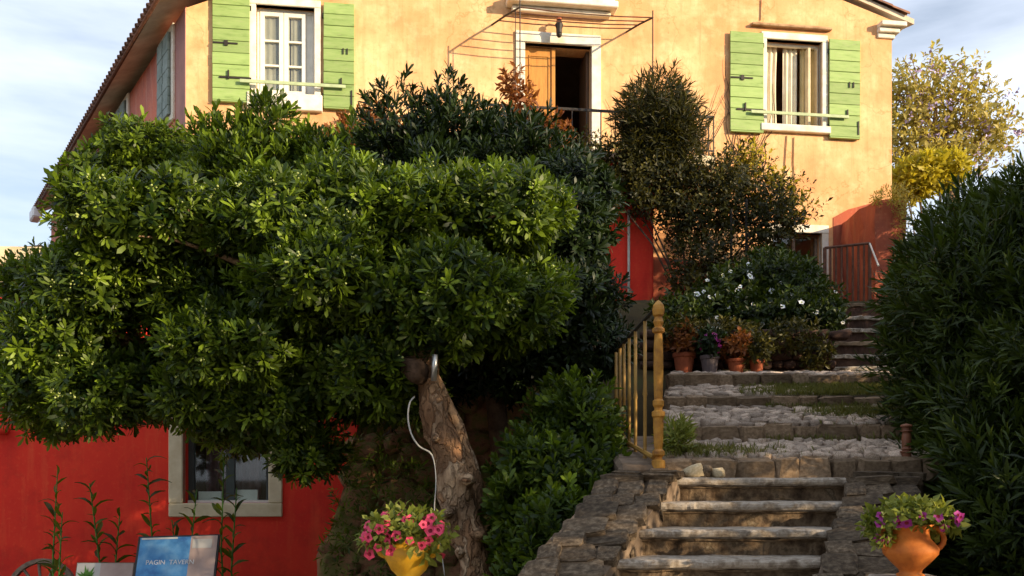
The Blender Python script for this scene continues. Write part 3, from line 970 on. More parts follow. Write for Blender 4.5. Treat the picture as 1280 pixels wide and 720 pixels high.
# door leaf (left half closed, right half open inwards)
um = dr[0] + (dr[1] - dr[0]) * .46
mb = MB()
fbox(mb, dr[0] + .004, um, dr[2], dr[3] - .02, -.17, -.12)
leaf = mb.build("door_leaf", M_OCHRE, house, bevel=.006)
mb = MB()
for a, b in ((.06, .30), (.36, .93)):
    H = dr[3] - dr[2]
    z0, z1 = dr[2] + a * H, dr[2] + b * H
    for q in ((dr[0] + .09, um - .09, z1 - .025, z1), (dr[0] + .09, um - .09, z0, z0 + .025), (dr[0] + .09, dr[0] + .115, z0 + .025, z1 - .025), (um - .115, um - .09, z0 + .025, z1 - .025)):
        fbox(mb, *q, -.118, -.105)
mb.build("panel_moulding", M_OCHRE, leaf, bevel=.004)
mb = MB(); fbox(mb, um - .05, um + .012, dr[2], dr[3] - .02, -.117, -.095); mb.build("meeting_stile", M_OCHRE, leaf)
mb = MB()
fbox(mb, dr[1] - .06, dr[1] - .012, dr[2], dr[3] - .02, -.75, -.16)
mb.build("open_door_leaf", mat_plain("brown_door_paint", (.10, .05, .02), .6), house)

# ground-floor opening beside the steps
surround("doorway_surround", gd, .13, .03, None, M_TRIM)
mb = MB()
for q in (.0, .48, .94):
    a = gd[0] + (gd[1] - gd[0]) * q
    fbox(mb, a, a + .05, gd[2], gd[3], -.22, -.16)
fbox(mb, gd[0], gd[1], gd[3] - .05, gd[3] - .002, -.218, -.162)
fbox(mb, gd[0], gd[1], gd[3] - .48, gd[3] - .44, -.218, -.162)
gf_ = mb.build("window_frame", M_WHEEL, house)
mb = MB(); fbox(mb, gd[0], gd[1], gd[2], gd[3], -.2, -.195); mb.build("pane", M_GLASS, gf_)

# cables clipped to the wall
for pts_ in (((992, 172), (991, 205), (994, 240), (992, 268)), ((983, 170), (980, 215), (975, 250)), ((951, 0), (950, 26))):
    mb = MB(); mb.tube([(Fp(a, b)[0], -.015, Fp(a, b)[1]) for a, b in pts_], .008, 5); mb.build("cable", M_RUSTIRON, house)
# lantern over the door
lu, lz = Fp(698, 36, .15)
mb = MB()
lc = Vector((lu, -.22, lz - .02))
mb.lathe(lc, [(.03, -.16), (.05, -.13), (.055, -.02), (.075, .06), (.06, .08), (.035, .13), (.012, .16)], 8)
lan = mb.build("lantern", M_IRON, house)
mb = MB(); mb.tube([(lu, 0.0, lz + .12), (lu, -.12, lz + .2), (lu, -.22, lz + .14)], .014, 6)
mb.lathe((lu, -.22, lz + .12), [(.05, 0), (.04, .05), (.01, .07)], 8)
mb.build("bracket", M_TERRA, lan)

# side wall windows with grey shutters standing open
for (x0, y0, x1, y1) in ((203, 18, 217, 152), (149, 104, 161, 160), (105, 165, 116, 205), (84, 212, 93, 240)):
    a1, zt = Sp(x0, y0); a0, zb = Sp(x1, y1)
    zt = min(Sp((x0 + x1) / 2, y0)[1], ZL - .1); zb = Sp((x0 + x1) / 2, y1)[1]
    if zt - zb < 1.3: zb = zt - 1.3
    m = MB(); m.box(a0 - .12, a1 + .12, .001, .05, zb - .12, zt + .12, SFR); sr = m.build("window_surround", M_TRIM, house, bevel=.01)
    m = MB(); m.box(a0, a1, .052, .06, zb, zt, SFR); m.build("dark_pane", M_IRON, sr)
    for q0, q1 in ((0, .48), (.52, 1.0)):
        b0, b1 = a0 + (a1 - a0) * q0, a0 + (a1 - a0) * q1
        n = 9; h = (zt - zb) / n
        m = MB()
        for k in range(n):
            m.box(b0 + .01, b1 - .01, .062, .10 + .004 * (k % 2), zb + k * h + .004, zb + (k + 1) * h - .004, SFR)
        m.build("shutter", M_GREY if x0 > 140 else M_WHITE, house)

# ------------------------------------------------------------------ balcony, canopy frame
bal = thing("balcony", "stone balcony with thin iron railing before the ochre door", "balcony", HL, TH)
ba0, _ = Fp(596, 200, 0); ba1, _ = Fp(866, 200, 0)
BD = 1.15
mb = MB(); fbox(mb, ba0, ba1, ZB - .20, ZB - .02, .002, BD); mb.build("slab", M_CREAM, bal, bevel=.02)
mb = MB()
for q in (.1, .42, .75, .95):
    a = ba0 + (ba1 - ba0) * q
    mb.prism([(a, 0, ZB - .22), (a, -.8, ZB - .22), (a, -.7, ZB - .34), (a, 0, ZB - .62)], (-.08, -.003, 0), (.08, -.003, 0))
    mb.build("corbel", M_TRIM, bal); mb = MB()
_, zr = Fp(740, 137, BD)
mb = MB(); fbox(mb, ba0, ba1, zr - .02, zr + .02, BD - .05, BD - .02)
fbox(mb, ba0, ba0 + .02, zr - .02, zr + .02, 0, BD - .051); fbox(mb, ba1 - .02, ba1, zr - .02, zr + .02, 0, BD - .051)
mb.build("top_rail", M_IRON, bal)
mb = MB(); fbox(mb, ba0, ba1, ZB + .06, ZB + .085, BD - .045, BD - .025); mb.build("bottom_rail", M_IRON, bal)
bm_ = MB(); bm_.box(-.009, .009, -.009, .009, 0, zr - .022 - ZB + .02); bme = bm_.mesh("baluster", M_IRON)
n = int((ba1 - ba0) / .245)
for i in range(n + 1):
    u = ba0 + (ba1 - ba0 - .03) * i / n + .015
    link("baluster", bme, bal, None, Matrix.Translation((u, -(BD - .035), ZB - .02)))
for i in range(1, 4):
    for u in (ba0 + .01, ba1 - .01):
        link("baluster", bme, bal, None, Matrix.Translation((u, -BD * i / 4, ZB - .02)))

cano = thing("canopy_frame", "bare thin iron awning frame with wires over the balcony door", "awning frame", HL, TH)
def Fpt(px, py, off): u, z = Fp(px, py, off); return Vector((u, -off, z))
AL, AR = Fpt(615, 31, 0), Fpt(783, 40, 0)
TL, TR = Fpt(650, 9, .95), Fpt(816, 22, .95)
for a, b in ((AL, TL), (AR, TR)):
    mb = MB(); mb.tube([a, a.lerp(b, .5) + Vector((0, 0, .012)), b], .017, 6); mb.build("side_arm", M_IRON, cano)
for f in (.25, .5, .75, 1.0):
    mb = MB(); a, b = AL.lerp(TL, f), AR.lerp(TR, f)
    m_ = a.lerp(b, .5) - Vector((0, 0, .03))
    mb.tube([a, a.lerp(m_, .5) - Vector((0, 0, .012)), m_, m_.lerp(b, .5) - Vector((0, 0, .012)), b], .011, 5); mb.build("wire", M_RUSTIRON, cano)
for t_ in (TL, TR):
    mb = MB(); mb.tube([t_ + Vector((0, 0, .12)), Vector((t_.x, t_.y, ZB - .02))], .011, 6); mb.build("post", M_IRON, cano)
u0, z0 = Fp(646, 20, .5)
mb = MB(); mb.tube([TL + Vector((-.06, .12, 0)), Vector((TL.x - .06, TL.y + .12, ZB))], .007, 5); mb.build("hanging_wire", M_IRON, cano)

# red pillar carrying the balcony, with a white pipe
pw = thing("red_pillar", "bright red plastered pier under the balcony", "pillar", P(792, 400, 15.2))
o_ = pw.location
mb = MB(o_)
a, b = P(764, 395, 15.2), P(817, 395, 15.2)
mb.box(a.x, b.x, 15.2, 15.75, 4.0, ZB - .225)
mb.build("shaft", M_RED, pw, bevel=.02)
mb = MB(o_); mb.tube([P(786, 408, 15.14), P(786, 262, 15.14)], .022, 8); mb.build("pipe", M_HOSE, pw, smooth=True)

# thin reddish layer on the lower facade, cast shade painted in its shape
mb = MB()
u0 = Fp(1030, 300)[0]
mb.prism([(u0 + .18, 0, 4.0), (HW - .002, 0, 4.0), (HW - .002, 0, Fp(1108, 247)[1]), (Fp(1060, 262)[0], 0, Fp(1060, 262)[1]), (u0 + .18, 0, Fp(1040, 272)[1])], (0, -.012, 0), (0, .0, 0))
mb.prism([(0.3, 0, 4.0), (gd[0] - .2, 0, 4.0), (gd[0] - .2, 0, ZB - 1.6), (0.3, 0, ZB - 1.1)], (0, -.012, 0), (0, .0, 0))
mb.build("red_shade_render", M_BASE, house)

# ------------------------------------------------------------------ garden wall at the right corner of the house
gw = thing("garden_wall", "brown weathered wall end beside the house corner with dry creeper on top", "wall", P(1112, 380, 15.6))
o_ = gw.location
mb = MB(o_)
a, b = P(1094, 300, 15.6), P(1133, 300, 15.6)
zt = P(1110, 249, 15.6).z
n1, n2 = 6, 16
mb.box(a.x, b.x, 15.6, 17.4, 3.6, zt)
body = mb.mesh("wall_body", M_BASE)
bm = bmesh.new(); bm.from_mesh(body)
bmesh.ops.subdivide_edges(bm, edges=bm.edges, cuts=7, use_grid_fill=True)
for v in bm.verts: v.co += Vector((noise.noise(v.co * 3), noise.noise(v.co * 3 + Vector((9, 0, 0))), noise.noise(v.co * 3 + Vector((0, 9, 0))))) * .06
bm.to_mesh(body); bm.free()
link("wall_body", body, gw)
foliage("dry_creeper", gw, o_, [lobe(1116, 247, 15.5, 22, 6, .35), lobe(1129, 285, 15.5, 6, 36, .15)], 330, M_LF5, 5, .06, .018, 20, 100, .08, seed=81)
# rough wall in front, across the end of the upper flight
# ------------------------------------------------------------------ annex (red building, lower left)
TA = R(4.0)
AD = Vector((math.cos(TA), math.sin(TA), 0)); AN = Vector((math.sin(TA), -math.cos(TA), 0))
AO = Vector((-9.5, 10.02, 0))
ann = thing("red_outbuilding", "red plastered lower building with cream framed window behind the big tree", "building", AO, TA)
def Ap(px, py, off=0.0):
    r = Vector(((px - 640) / F_PX, 1, 0)); t = (AO.dot(AN) + off) / r.dot(AN); p = r * t
    return (p - AO).dot(AD), EYE + (HORIZ - py) / F_PX * t
ax1 = Ap(446, 600)[0]
aw = (Ap(229, 590)[0], Ap(336, 590)[0], Ap(282, 629)[1], Ap(282, 515)[1])
AZ = 3.75
mb = MB()
wall_with_holes(mb, 0, ax1, -.1, AZ, [aw], .35)
mb.box(0, ax1, 4.0, 4.2, -.1, AZ)
mb.box(0, .2, .352, 3.998, -.1, AZ); mb.box(ax1 - .2, ax1, .352, 3.998, -.1, AZ)
mb.build("wall", M_RED, ann)
mb = MB(); mb.box(.2, ax1 - .2, .352, 3.998, 4.1, 4.3); mb.build("terrace_roof", M_CREAM, ann)
mb = MB(); mb.box(-.05, ax1 + .05, -.06, .42, AZ + .002, AZ + .10); mb.build("coping", M_CREAM, ann, bevel=.02)
mb = MB(); wf = .155
u0, u1, z0, z1 = aw
for q in ((u0 - wf, u0, z0, z1), (u1, u1 + wf, z0, z1), (u0 - wf, u1 + wf, z1, z1 + wf), (u0 - wf, u1 + wf, z0 - wf, z0)):
    mb.box(q[0], q[1], -.035, .10, q[2], q[3])
wfr = mb.build("window", M_CREAM, ann, bevel=.01)
mb = MB()
for q in ((u0, u0 + .07), (u1 - .07, u1), ((u0 + u1) / 2 - .05, (u0 + u1) / 2 + .05)):
    mb.box(q[0], q[1], .20, .26, z0 + .02, z1)
mb.box(u0, u1, .205, .255, z1 - .07, z1 - .001); mb.build("sash", mat_plain("slate_green_paint", (.045, .06, .055), .5), wfr, bevel=.005)
for a, b in ((u0 + .07, (u0 + u1) / 2 - .05), ((u0 + u1) / 2 + .05, u1 - .07)):
    mb = MB(); mb.box(a, b, .225, .232, z0 + .02, z1 - .07); mb.build("pane", M_GLASS, wfr)
mb = MB(); mb.box(u0 + .02, u1 - .02, .11, .33, z0 + .002, z0 + .03); mb.build("inner_sill", M_WHITE, wfr)
mb = MB(); mb.box(u0 + .1, u0 + .36, .262, .31, z0 + .031, z0 + .13); mb.box(u0 + .44, u1 - .18, .262, .31, z0 + .031, z0 + .15); mb.build("paper", M_WHITE, wfr)
curtain(u0 + .16, u0 + .42, z0 + .05, z1, .36, mat_plain("plum_curtain", (.12, .06, .06), .9), 3, .03, wfr)
curtain(u0 + .52, u1 - .16, z0 + .05, z1, .36, mat_plain("brown_curtain", (.14, .08, .07), .9), 3, .03, wfr)
mb = MB(); a = Ap(-6, 536)
mb.tube([(a[0], -.05, a[1]), (a[0] + .09, -.07, a[1] - .01), (a[0] + .17, -.07, a[1] - .03)], [.055, .06, .045], 10)
mb.build("drain_spout", M_RED, ann, smooth=True)

# ------------------------------------------------------------------ far neighbour at the left
nh = thing("neighbour_house", "distant tan house with sloping roof at the left edge", "house", (-18.2, 26, 0))
o_ = nh.location
mb = MB(o_)
zc = P(45, 313, 26).z
mb.prism([(-23, 26, -.1), (-13.35, 26, -.1), (-13.35, 26, zc), (-15.6, 26, P(-5, 326, 26).z + .05), (-23, 26, 6.6)], (0, 0, 0), (0, 8, 0))
mb.build("wall", M_YEL, nh)
mb = MB(o_)
mb.prism([(-13.2, 25.8, zc + .01), (-15.6, 25.8, P(-5, 326, 26).z + .06), (-23.4, 25.8, 6.5), (-23.4, 25.8, 6.62), (-15.6, 25.8, P(-5, 326, 26).z + .16), (-13.2, 25.8, zc + .11)], (0, 0, 0), (0, 8.4, 0))
mb.build("roof", M_TILE, nh)
for x in (-20.6, -17.4):
    mb = MB(o_); mb.box(x, x + .9, 25.93, 25.998, 3, 4.4); w_ = mb.build("window", M_TRIM, nh)
    mb = MB(o_); mb.box(x + .1, x + .8, 25.91, 25.929, 3.1, 4.3); mb.build("pane", M_IRON, w_)

# ------------------------------------------------------------------ lower flight of steps
ST = thing("lower_staircase", "lower flight of worn stone steps between two cobbled ramps", "staircase", P(900, 720, 5.3))
o_ = ST.location
def stairL(Y): return 1.13 + (Y - 6.2) * .564
def stairR(Y): return 2.29 + (Y - 6.2) * .548
RS = .158
def worn_block(name, xL, xR, Y0, Y1, z0, z1, prof, mat, seed, nx=60, amp=.006, parent=ST, skew=.56):
    """a long stone: profile (dy, dz) extruded in x, with worn unevenness"""
    mb = MB(o_); vv = []; fs = []
    n = len(prof)
    for i in range(nx + 1):
        for (y, z) in prof:
            x = xL + (xR - xL) * i / nx + (y - Y0) * skew
            q = Vector((x * 9, y * 9, z * 9 + seed * 5))
            w = .5 * noise.noise(q) + .5 * noise.noise(q * 2.3) - max(0, noise.noise(q * 1.4 + Vector((3, 3, 3))) - .28) * 4
            vv.append((x, y + amp * w * 1.4, z + amp * noise.noise(q + Vector((7, 7, 7)))))
    for i in range(nx):
        for k in range(n):
            a, b = i * n + k, i * n + (k + 1) % n
            fs.append((a, b, b + n, a + n))
    fs.append(tuple(range(n))); fs.append(tuple(reversed(range(nx * n, nx * n + n))))
    mb.add(vv, fs)
    return mb.build(name, mat, parent, smooth=False)
NST = 10
for k in range(NST):
    Y = 6.2 - .3 * k
    zt = EYE + .016 - RS * k
    th_ = .058
    xl, xr = stairL(Y) - .03, stairR(Y) + .03
    back = Y + (.36 if k else .34)
    pr = [(Y - .028, zt - .046), (Y - .034, zt - .03), (Y - .032, zt - .014), (Y - .018, zt - .002), (Y + .02, zt), (back, zt - .0), (back, zt - th_), (Y + .0, zt - th_), (Y - .012, zt - .052)]
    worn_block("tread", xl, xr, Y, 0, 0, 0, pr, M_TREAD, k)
    zb = zt - RS - .02
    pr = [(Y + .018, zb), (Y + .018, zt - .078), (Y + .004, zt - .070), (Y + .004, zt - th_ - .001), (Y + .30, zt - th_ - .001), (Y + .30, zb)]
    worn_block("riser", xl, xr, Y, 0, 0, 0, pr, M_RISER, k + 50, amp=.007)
# cobbled cheek ramps on both sides
def cheek(side, name, label):
    t = thing(name, label, "ramp", (0, 0, 0))
    Ya, Yb = 6.34, 3.2
    def e0(Y): return (stairL(Y) - .47) if side < 0 else stairR(Y) + .005
    def e1(Y): return (stairL(Y) - .005) if side < 0 else stairR(Y) + (.47 if Y > 5.6 else .47)
    def zt(Y): return EYE + .016 + .055 - RS / .3 * (6.2 - min(Y, 6.16))
    loc = Vector(((e0(4) + e1(4)) / 2, 4, 0)); t.location = loc
    mb = MB(loc)
    N = 14
    vv = []
    for i in range(N + 1):
        Y = Ya + (Yb - Ya) * i / N
        a, b, z = e0(Y), e1(Y), zt(Y) - .03
        vv += [(a, Y, -.1), (b, Y, -.1), (b, Y, z), (a, Y, z)]
    fs = []
    for i in range(N):
        for k in range(4):
            fs.append((i * 4 + k, i * 4 + (k + 1) % 4, i * 4 + 4 + (k + 1) % 4, i * 4 + 4 + k))
    fs += [(0, 1, 2, 3), (N * 4 + 3, N * 4 + 2, N * 4 + 1, N * 4)]
    mb.add(vv, fs); mb.build("core", M_MORTAR, t)
    ms = stones(M_FLAG, "flagstone", 10, 3 + side, True, .15)
    g = random.Random(40 + side)
    Y = Ya - .02; row = 0
    sl = math.atan2(RS, .3)
    while Y > Yb + .1:
        d = g.uniform(.11, .17)
        ym = Y - d / 2
        a, b = e0(ym), e1(ym)
        nn = g.choice((2, 2, 3)); cuts = [0] + sorted(((i + g.uniform(-.2, .2)) / nn for i in range(1, nn))) + [1]
        for c0, c1 in zip(cuts, cuts[1:]):
            w = (c1 - c0) * (b - a)
            x = a + (c0 + c1) / 2 * (b - a) + (g.uniform(-.01, .01))
            put("flagstone", g.choice(ms), t, loc, (x, ym + g.uniform(-.012, .012), zt(ym) - .024 + g.uniform(-.004, .006)),
                (w * 1.0 + .004, d * 1.14, .06), (sl + g.uniform(-.05, .05) if ym < 6.1 else 0, g.uniform(-.05, .05), g.uniform(-.05, .05)), None, .556)
        Y -= d; row += 1
    # inner or outer side faced with stones too
    for xf, sgn in ((e1, 1), (e0, -1)):
        Y = Ya - .05
        while Y > Yb + .3:
            d = g.uniform(.16, .26); ym = Y - d / 2; z = zt(ym) - .10
            while z > .1:
                h = g.uniform(.10, .16)
                x = xf(ym) - sgn * .055
                put("flagstone", g.choice(ms), t, loc, (x, ym, z - h / 2), (.07, d - .012, h - .012), (g.uniform(-.06, .06) + sl, 0, 0), None, .556)
                z -= h
                if (side < 0) == (sgn > 0): break
            Y -= d
    # front end block at the top
    return t
cheek(-1, "cobbled_ramp", "dark cobbled ramp left of the lower steps below the ochre newel post")
cheek(1, "cobbled_ramp", "dark cobbled ramp right of the lower steps behind the orange urn")

# ------------------------------------------------------------------ stepped cobbled path above
def pathL(Y): return 1.02 + max(0, (Y - 6.4)) * .20
def pathR(Y): return 2.86 + (Y - 6.4) * .40
PZ = [(6.47, 1.62, 1.747), (7.5, 1.926, 2.037), (8.6, 2.288, 2.378), (9.5, 2.567, 2.69), (10.9, 2.86, None)]   # Y, z before the kerb, z on it
cob = stones(M_COBBLE, "cobble", 10, 5, False, .3)
krb = stones(M_KERB, "kerb_stone", 8, 6, True, .16)
kerbtop = stones(M_COBBLE, "kerb_stone", 4, 16, True, .16)
WHERE = ["lowest stretch of cobbled path just above the lower steps", "second stretch of cobbled path from the bottom",
         "third stretch of cobbled path with yellowed grass on its right", "topmost stretch of path below the row of flower pots"]
g = random.Random(77)
for i in range(4):
    Y0, zb, zk = PZ[i]; Y1, z1 = PZ[i + 1][0], PZ[i + 1][1]
    mb = MB()
    sl = (z1 - zk) / (Y1 - Y0)
    a0, b0, a1, b1 = pathL(Y0) - .04, pathR(Y0) + .05, pathL(Y1) - .04, pathR(Y1) + .05
    mb.add([(a0, Y0 + .06, zk - .03), (b0, Y0 + .06, zk - .03), (b1, Y1 + .1, z1 - .02), (a1, Y1 + .1, z1 - .02),
            (a0, Y0 + .06, -.0), (b0, Y0 + .06, 0), (b1, Y1 + .1, 0), (a1, Y1 + .1, 0)],
           [(0, 1, 2, 3), (0, 4, 5, 1), (1, 5, 6, 2), (2, 6, 7, 3), (3, 7, 4, 0), (4, 7, 6, 5)])
    base = mb.build("cobbled_path", M_MORTAR)
    tag(base, WHERE[i], None, "stretches of the stepped cobbled path", "structure")
    # kerb stones
    x = a0
    while x < b0 - .05:
        w = g.uniform(.17, .36) if i else g.uniform(.14, .30)
        h = zk - zb
        put("kerb_stone", g.choice(krb), base, (0, 0, 0), (x + w / 2, Y0 + .05 + g.uniform(-.015, .015), (zk + zb) / 2 - .015 + g.uniform(-.008, .006)), (w * .98, .20, h + .045), (g.uniform(-.05, .05), g.uniform(-.04, .04), g.uniform(-.06, .06)))
        x += w
    # cobbles
    cnt = 0
    y = Y0 + .19
    rowd = .082 if i < 3 else .12
    loose = MB()
    while y < Y1 - .03:
        f = (y - Y0) / (Y1 - Y0)
        a, b = a0 + (a1 - a0) * f, b0 + (b1 - b0) * f
        x = a + g.uniform(0, .06)
        while x < b - .03:
            w = g.uniform(.065, .135) * (1 + .12 * i)
            grassy = (i == 2 and x > a + .42 * (b - a))
            far_ = cnt >= 285
            if far_ and not (grassy and g.random() < .75):
                c_ = Vector((x + w / 2, y, zk + sl * (y - Y0) - .022 + g.uniform(-.014, .012)))
                me_ = g.choice(cob); b0_ = len(loose.v)
                loose.v += [c_ + Vector((v.co.x * w, v.co.y * rowd * 1.1, v.co.z * .08)) for v in me_.vertices]
                for f_ in me_.polygons: loose.f.append(tuple(b0_ + q for q in f_.vertices)); loose.m.append(0)
            if not (grassy and g.random() < .75) and not far_:
                put("cobble", g.choice(cob), base, (0, 0, 0), (x + w / 2, y + g.uniform(-.02, .02), zk + sl * (y - Y0) - .026 + g.uniform(-.016, .012)),
                    (w * 1.0, rowd * g.uniform(.85, 1.15), .085), (sl + g.uniform(-.14, .14), g.uniform(-.16, .16), g.uniform(-.5, .5)))
                cnt += 1
            x += w
        y += rowd
    if loose.v:
        lo_ = loose.build("cobbles", M_COBBLE, base, smooth=True); lo_['kind'] = 'stuff'
# grass growing in the joints
def grass(name, pts, L, label, n=5, mat=M_GRASS, seed=3, parent=None):
    gg = np.random.default_rng(seed)
    p = np.array(pts)
    V, T, ti = rosettes(p, np.tile([[0, 0, 1.0]], (len(p), 1)) + gg.normal(0, .15, (len(p), 3)), n, L, .006, 5, 45, .005, gg.uniform(.1, .9, len(p)), gg)
    o = link(name, tri_mesh(name, V, T, mat, ti), parent)
    o['kind'] = 'stuff'
    if label: o['label'] = label
    return o
def path_z(y):
    for (Y0, zb, zk), (Y1, z1, _) in zip(PZ, PZ[1:]):
        if Y0 <= y <= Y1: return zk + (z1 - zk) * (y - Y0) / (Y1 - Y0)
    return 1.62
gp = []
for _ in range(3400):
    y = g.uniform(8.68, 9.46); a, b = pathL(y), pathR(y)
    x = a + (b - a) * min(1, max(.3, g.gauss(.7, .18)))
    gp.append((x, y, path_z(y) - .005))
for _ in range(700):
    y = g.choice((7.45, 8.52, 8.56, 9.43)) + g.gauss(0, .03); a, b = pathL(y), pathR(y)
    gp.append((g.uniform(a + .4 * (b - a), b), y, path_z(y) + .0))
for _ in range(900):
    y = 8.15 + g.gauss(0, .12); a, b = pathL(y), pathR(y); gp.append((a + (b - a) * min(1, g.gauss(.78, .1)), y, path_z(y)))
for _ in range(500):
    y = 6.75 + g.gauss(0, .1); a, b = pathL(y), pathR(y); gp.append((a + (b - a) * abs(g.gauss(.0, .2)), y, path_z(y)))
grass("grass", gp, .05, "thin yellowed grass growing between the cobbles of the path", 4)

# loose stones at the kerb's left end; sunlight on two painted as pale colour
for k, (px, py, s, m, lab) in enumerate(((868, 586, .115, M_ROCK, "loose stone coloured yellow as if sunlit, nearest the newel post"), (882, 586, .10, M_FLAG, "dark loose stone between the two coloured as sunlit"), (897, 587, .085, M_ROCK, "small loose stone coloured as if sunlit, right of the dark one"))):
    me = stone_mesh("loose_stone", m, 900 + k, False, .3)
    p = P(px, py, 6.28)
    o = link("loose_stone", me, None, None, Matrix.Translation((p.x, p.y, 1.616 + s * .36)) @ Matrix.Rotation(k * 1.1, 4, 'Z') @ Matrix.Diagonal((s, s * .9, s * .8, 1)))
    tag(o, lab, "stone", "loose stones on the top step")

# ------------------------------------------------------------------ rubble wall of the flower bed and the upper steps
tw = thing("rubble_wall", "low dark rubble wall holding the white flowered bed", "wall", (2.9, 11.05, 2.7))
o_ = tw.location
mb = MB(o_); mb.box(1.55, 3.82, 11.0, 11.35, 2.6, 3.30); mb.build("core", M_MORTAR, tw)
ms = stones(M_WALLST, "stone", 8, 9, False, .2)
z = 2.80
while z < 3.36:
    h = g.uniform(.10, .16); x = 1.53
    while x < 3.80:
        w = g.uniform(.12, .30)
        put("stone", g.choice(ms), tw, o_, (x + w / 2, 10.99 + g.uniform(-.02, .02), z + h / 2), (w - .01, .16, h - .008), (g.uniform(-.1, .1), g.uniform(-.06, .06), g.uniform(-.1, .1)))
        x += w
    z += h
bed_top = MB(); bed_top.add([(.9, 11.2, 3.2), (3.85, 11.2, 3.2), (3.9, 13.8, 4.05), (.9, 13.8, 4.05)], [(0, 1, 2, 3)])
bo = bed_top.build("flower_bed", M_SOIL); tag(bo, "dark soil of the flower bed behind the rubble wall", None, None, "structure")

US = thing("upper_staircase", "narrow upper flight of dark stone steps beside the white flowers", "staircase", (4.2, 11, 2.8))
o_ = US.location
ty = [(472, 10.95), (458, 11.3), (443, 11.65), (427, 12.0), (411, 12.35), (395, 12.7), (379, 13.05)]
for k, (py, Y) in enumerate(ty):
    z = P(1080, py, Y).z
    xl, xr = P(1040, py, Y).x, P(1130, py, Y).x
    pr = [(Y - .02, z - .05), (Y - .02, z - .01), (Y, z), (Y + .45, z), (Y + .45, z - .055), (Y, z - .055)]
    worn_block("tread", xl, xr, Y, 0, 0, 0, pr, M_TREAD if k % 3 else M_KERB, k + 20, parent=US, skew=0, amp=.014)
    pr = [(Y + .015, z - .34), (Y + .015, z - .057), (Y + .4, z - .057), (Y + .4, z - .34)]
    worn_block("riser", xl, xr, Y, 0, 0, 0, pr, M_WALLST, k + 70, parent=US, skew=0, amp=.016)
zl = P(1080, 379, 13.05).z
mb = MB(); mb.box(3.6, 6.2, 13.4, 17.4, 3.2, zl - .004); lo = mb.build("landing", M_MORTAR); tag(lo, "small paved landing at the head of the upper steps", None, None, "structure")

# rust iron railing in front of the house at the head of the upper steps
rl = thing("iron_railing", "rusty iron railing at the top of the upper steps", "railing", (5.1, 14.2, zl))
o_ = rl.location
a, b = P(1031, 310, 14.2), P(1087, 304, 14.2)
mb = MB(o_); mb.tube([a, b], .022, 6); mb.build("top_rail", M_RUSTIRON, rl)
mb = MB(o_); mb.tube([Vector((a.x, a.y, zl + .1)), Vector((b.x, b.y, zl + .1))], .016, 6); mb.build("bottom_rail", M_RUSTIRON, rl)
for i in range(9):
    p = a.lerp(b, i / 8); mb = MB(o_); mb.tube([(p.x, p.y, zl - .06), (p.x, p.y, p.z)], .017 if i not in (0, 8) else .028, 6); mb.build("baluster", M_RUSTIRON, rl)
mb = MB(o_); mb.tube([b, P(1098, 332, 13.2)], .014, 6); mb.build("handrail", M_HOSE, rl)

# ------------------------------------------------------------------ ochre balustrade at the left of the path
def turned_post(mb, c, H, r, n=16):
    prof = [(r * 1.1, 0), (r * 1.1, .045), (r * .6, .055), (r * .6, .065), (r * 1.0, .08), (r * 1.0, .10), (r * .62, .115), (r * .75, .14), (r * .85, .26), (r * .85, .30), (r * 1.08, .31), (r * 1.08, .335), (r * .66, .345),
            (r * .66, .36), (r * .92, .375), (r * .92, .40), (r * .66, .41), (r * .72, .44), (r * .80, .60), (r * .74, .74), (r * .62, .80), (r * 1.0, .81), (r * 1.0, .83), (r * .6, .84), (r * .85, .87), (r * .60, .90), (r * .9, .91), (r * 1.0, .94), (r * .85, .97), (r * .4, .99), (r * .05, 1.0)]
    mb.lathe(c, [(a, b * H) for a, b in prof], n)
bt = thing("balustrade", "mustard balustrade with turned newel post along the left of the path", "railing", (1.0, 6.4, 1.7))
o_ = bt.location
npos = P(823, 580, 6.4)
mb = MB(o_); turned_post(mb, (npos.x, 6.4, npos.z - .03), 1.17, .043); mb.build("newel_post", M_NEWEL, bt)
mb = MB(o_); mb.box(npos.x - .065, npos.x + .065, 6.335, 6.465, npos.z - .15, npos.z - .031); mb.build("post_base", M_KERB, bt, bevel=.01)
A, B = P(817, 388, 6.42), P(772, 437, 8.0)
for px, pt, pb in ((808, 396, 576), (797, 405, 571), (789, 416, 566), (782, 426, 560), (776, 434, 553), (770, 444, 547)):
    f = (817 - px) / 45.0; Y = 6.42 + 1.6 * f
    p = A.lerp(B, f); q = P(px, pb, Y)
    mb = MB(o_); x = p.x
    mb.lathe((x, Y, q.z - .05), [(.017, 0), (.017, .06), (.013, .1), (.013, (p.z - q.z) * .5), (.018, (p.z - q.z) * .52), (.013, (p.z - q.z) * .56), (.013, p.z - q.z + .04)], 8)
    mb.build("baluster", M_BAL, bt, smooth=True)
mb = MB(o_); mb.tube([A, B], .013, 8); mb.build("handrail", M_IRON, bt)
mb = MB(o_); mb.tube([P(817, 572, 6.42), P(770, 545, 8.0)], .018, 6); mb.build("bottom_rail", M_BAL, bt)
# low kerb wall under the balustrade
kw = MB(); kw.add([(.74, 6.36, 0), (1.04, 6.36, 0), (1.30, 8.3, 0), (.80, 8.3, 0), (.74, 6.36, 1.70), (1.04, 6.36, 1.70), (1.30, 8.3, 2.0), (.80, 8.3, 2.0)],
       [(0, 3, 2, 1), (4, 5, 6, 7), (0, 1, 5, 4), (1, 2, 6, 5), (2, 3, 7, 6), (3, 0, 4, 7)])
k_ = kw.build("kerb_wall", M_MORTAR, bevel=.03); tag(k_, "low stone kerb wall under the mustard balustrade", "wall")

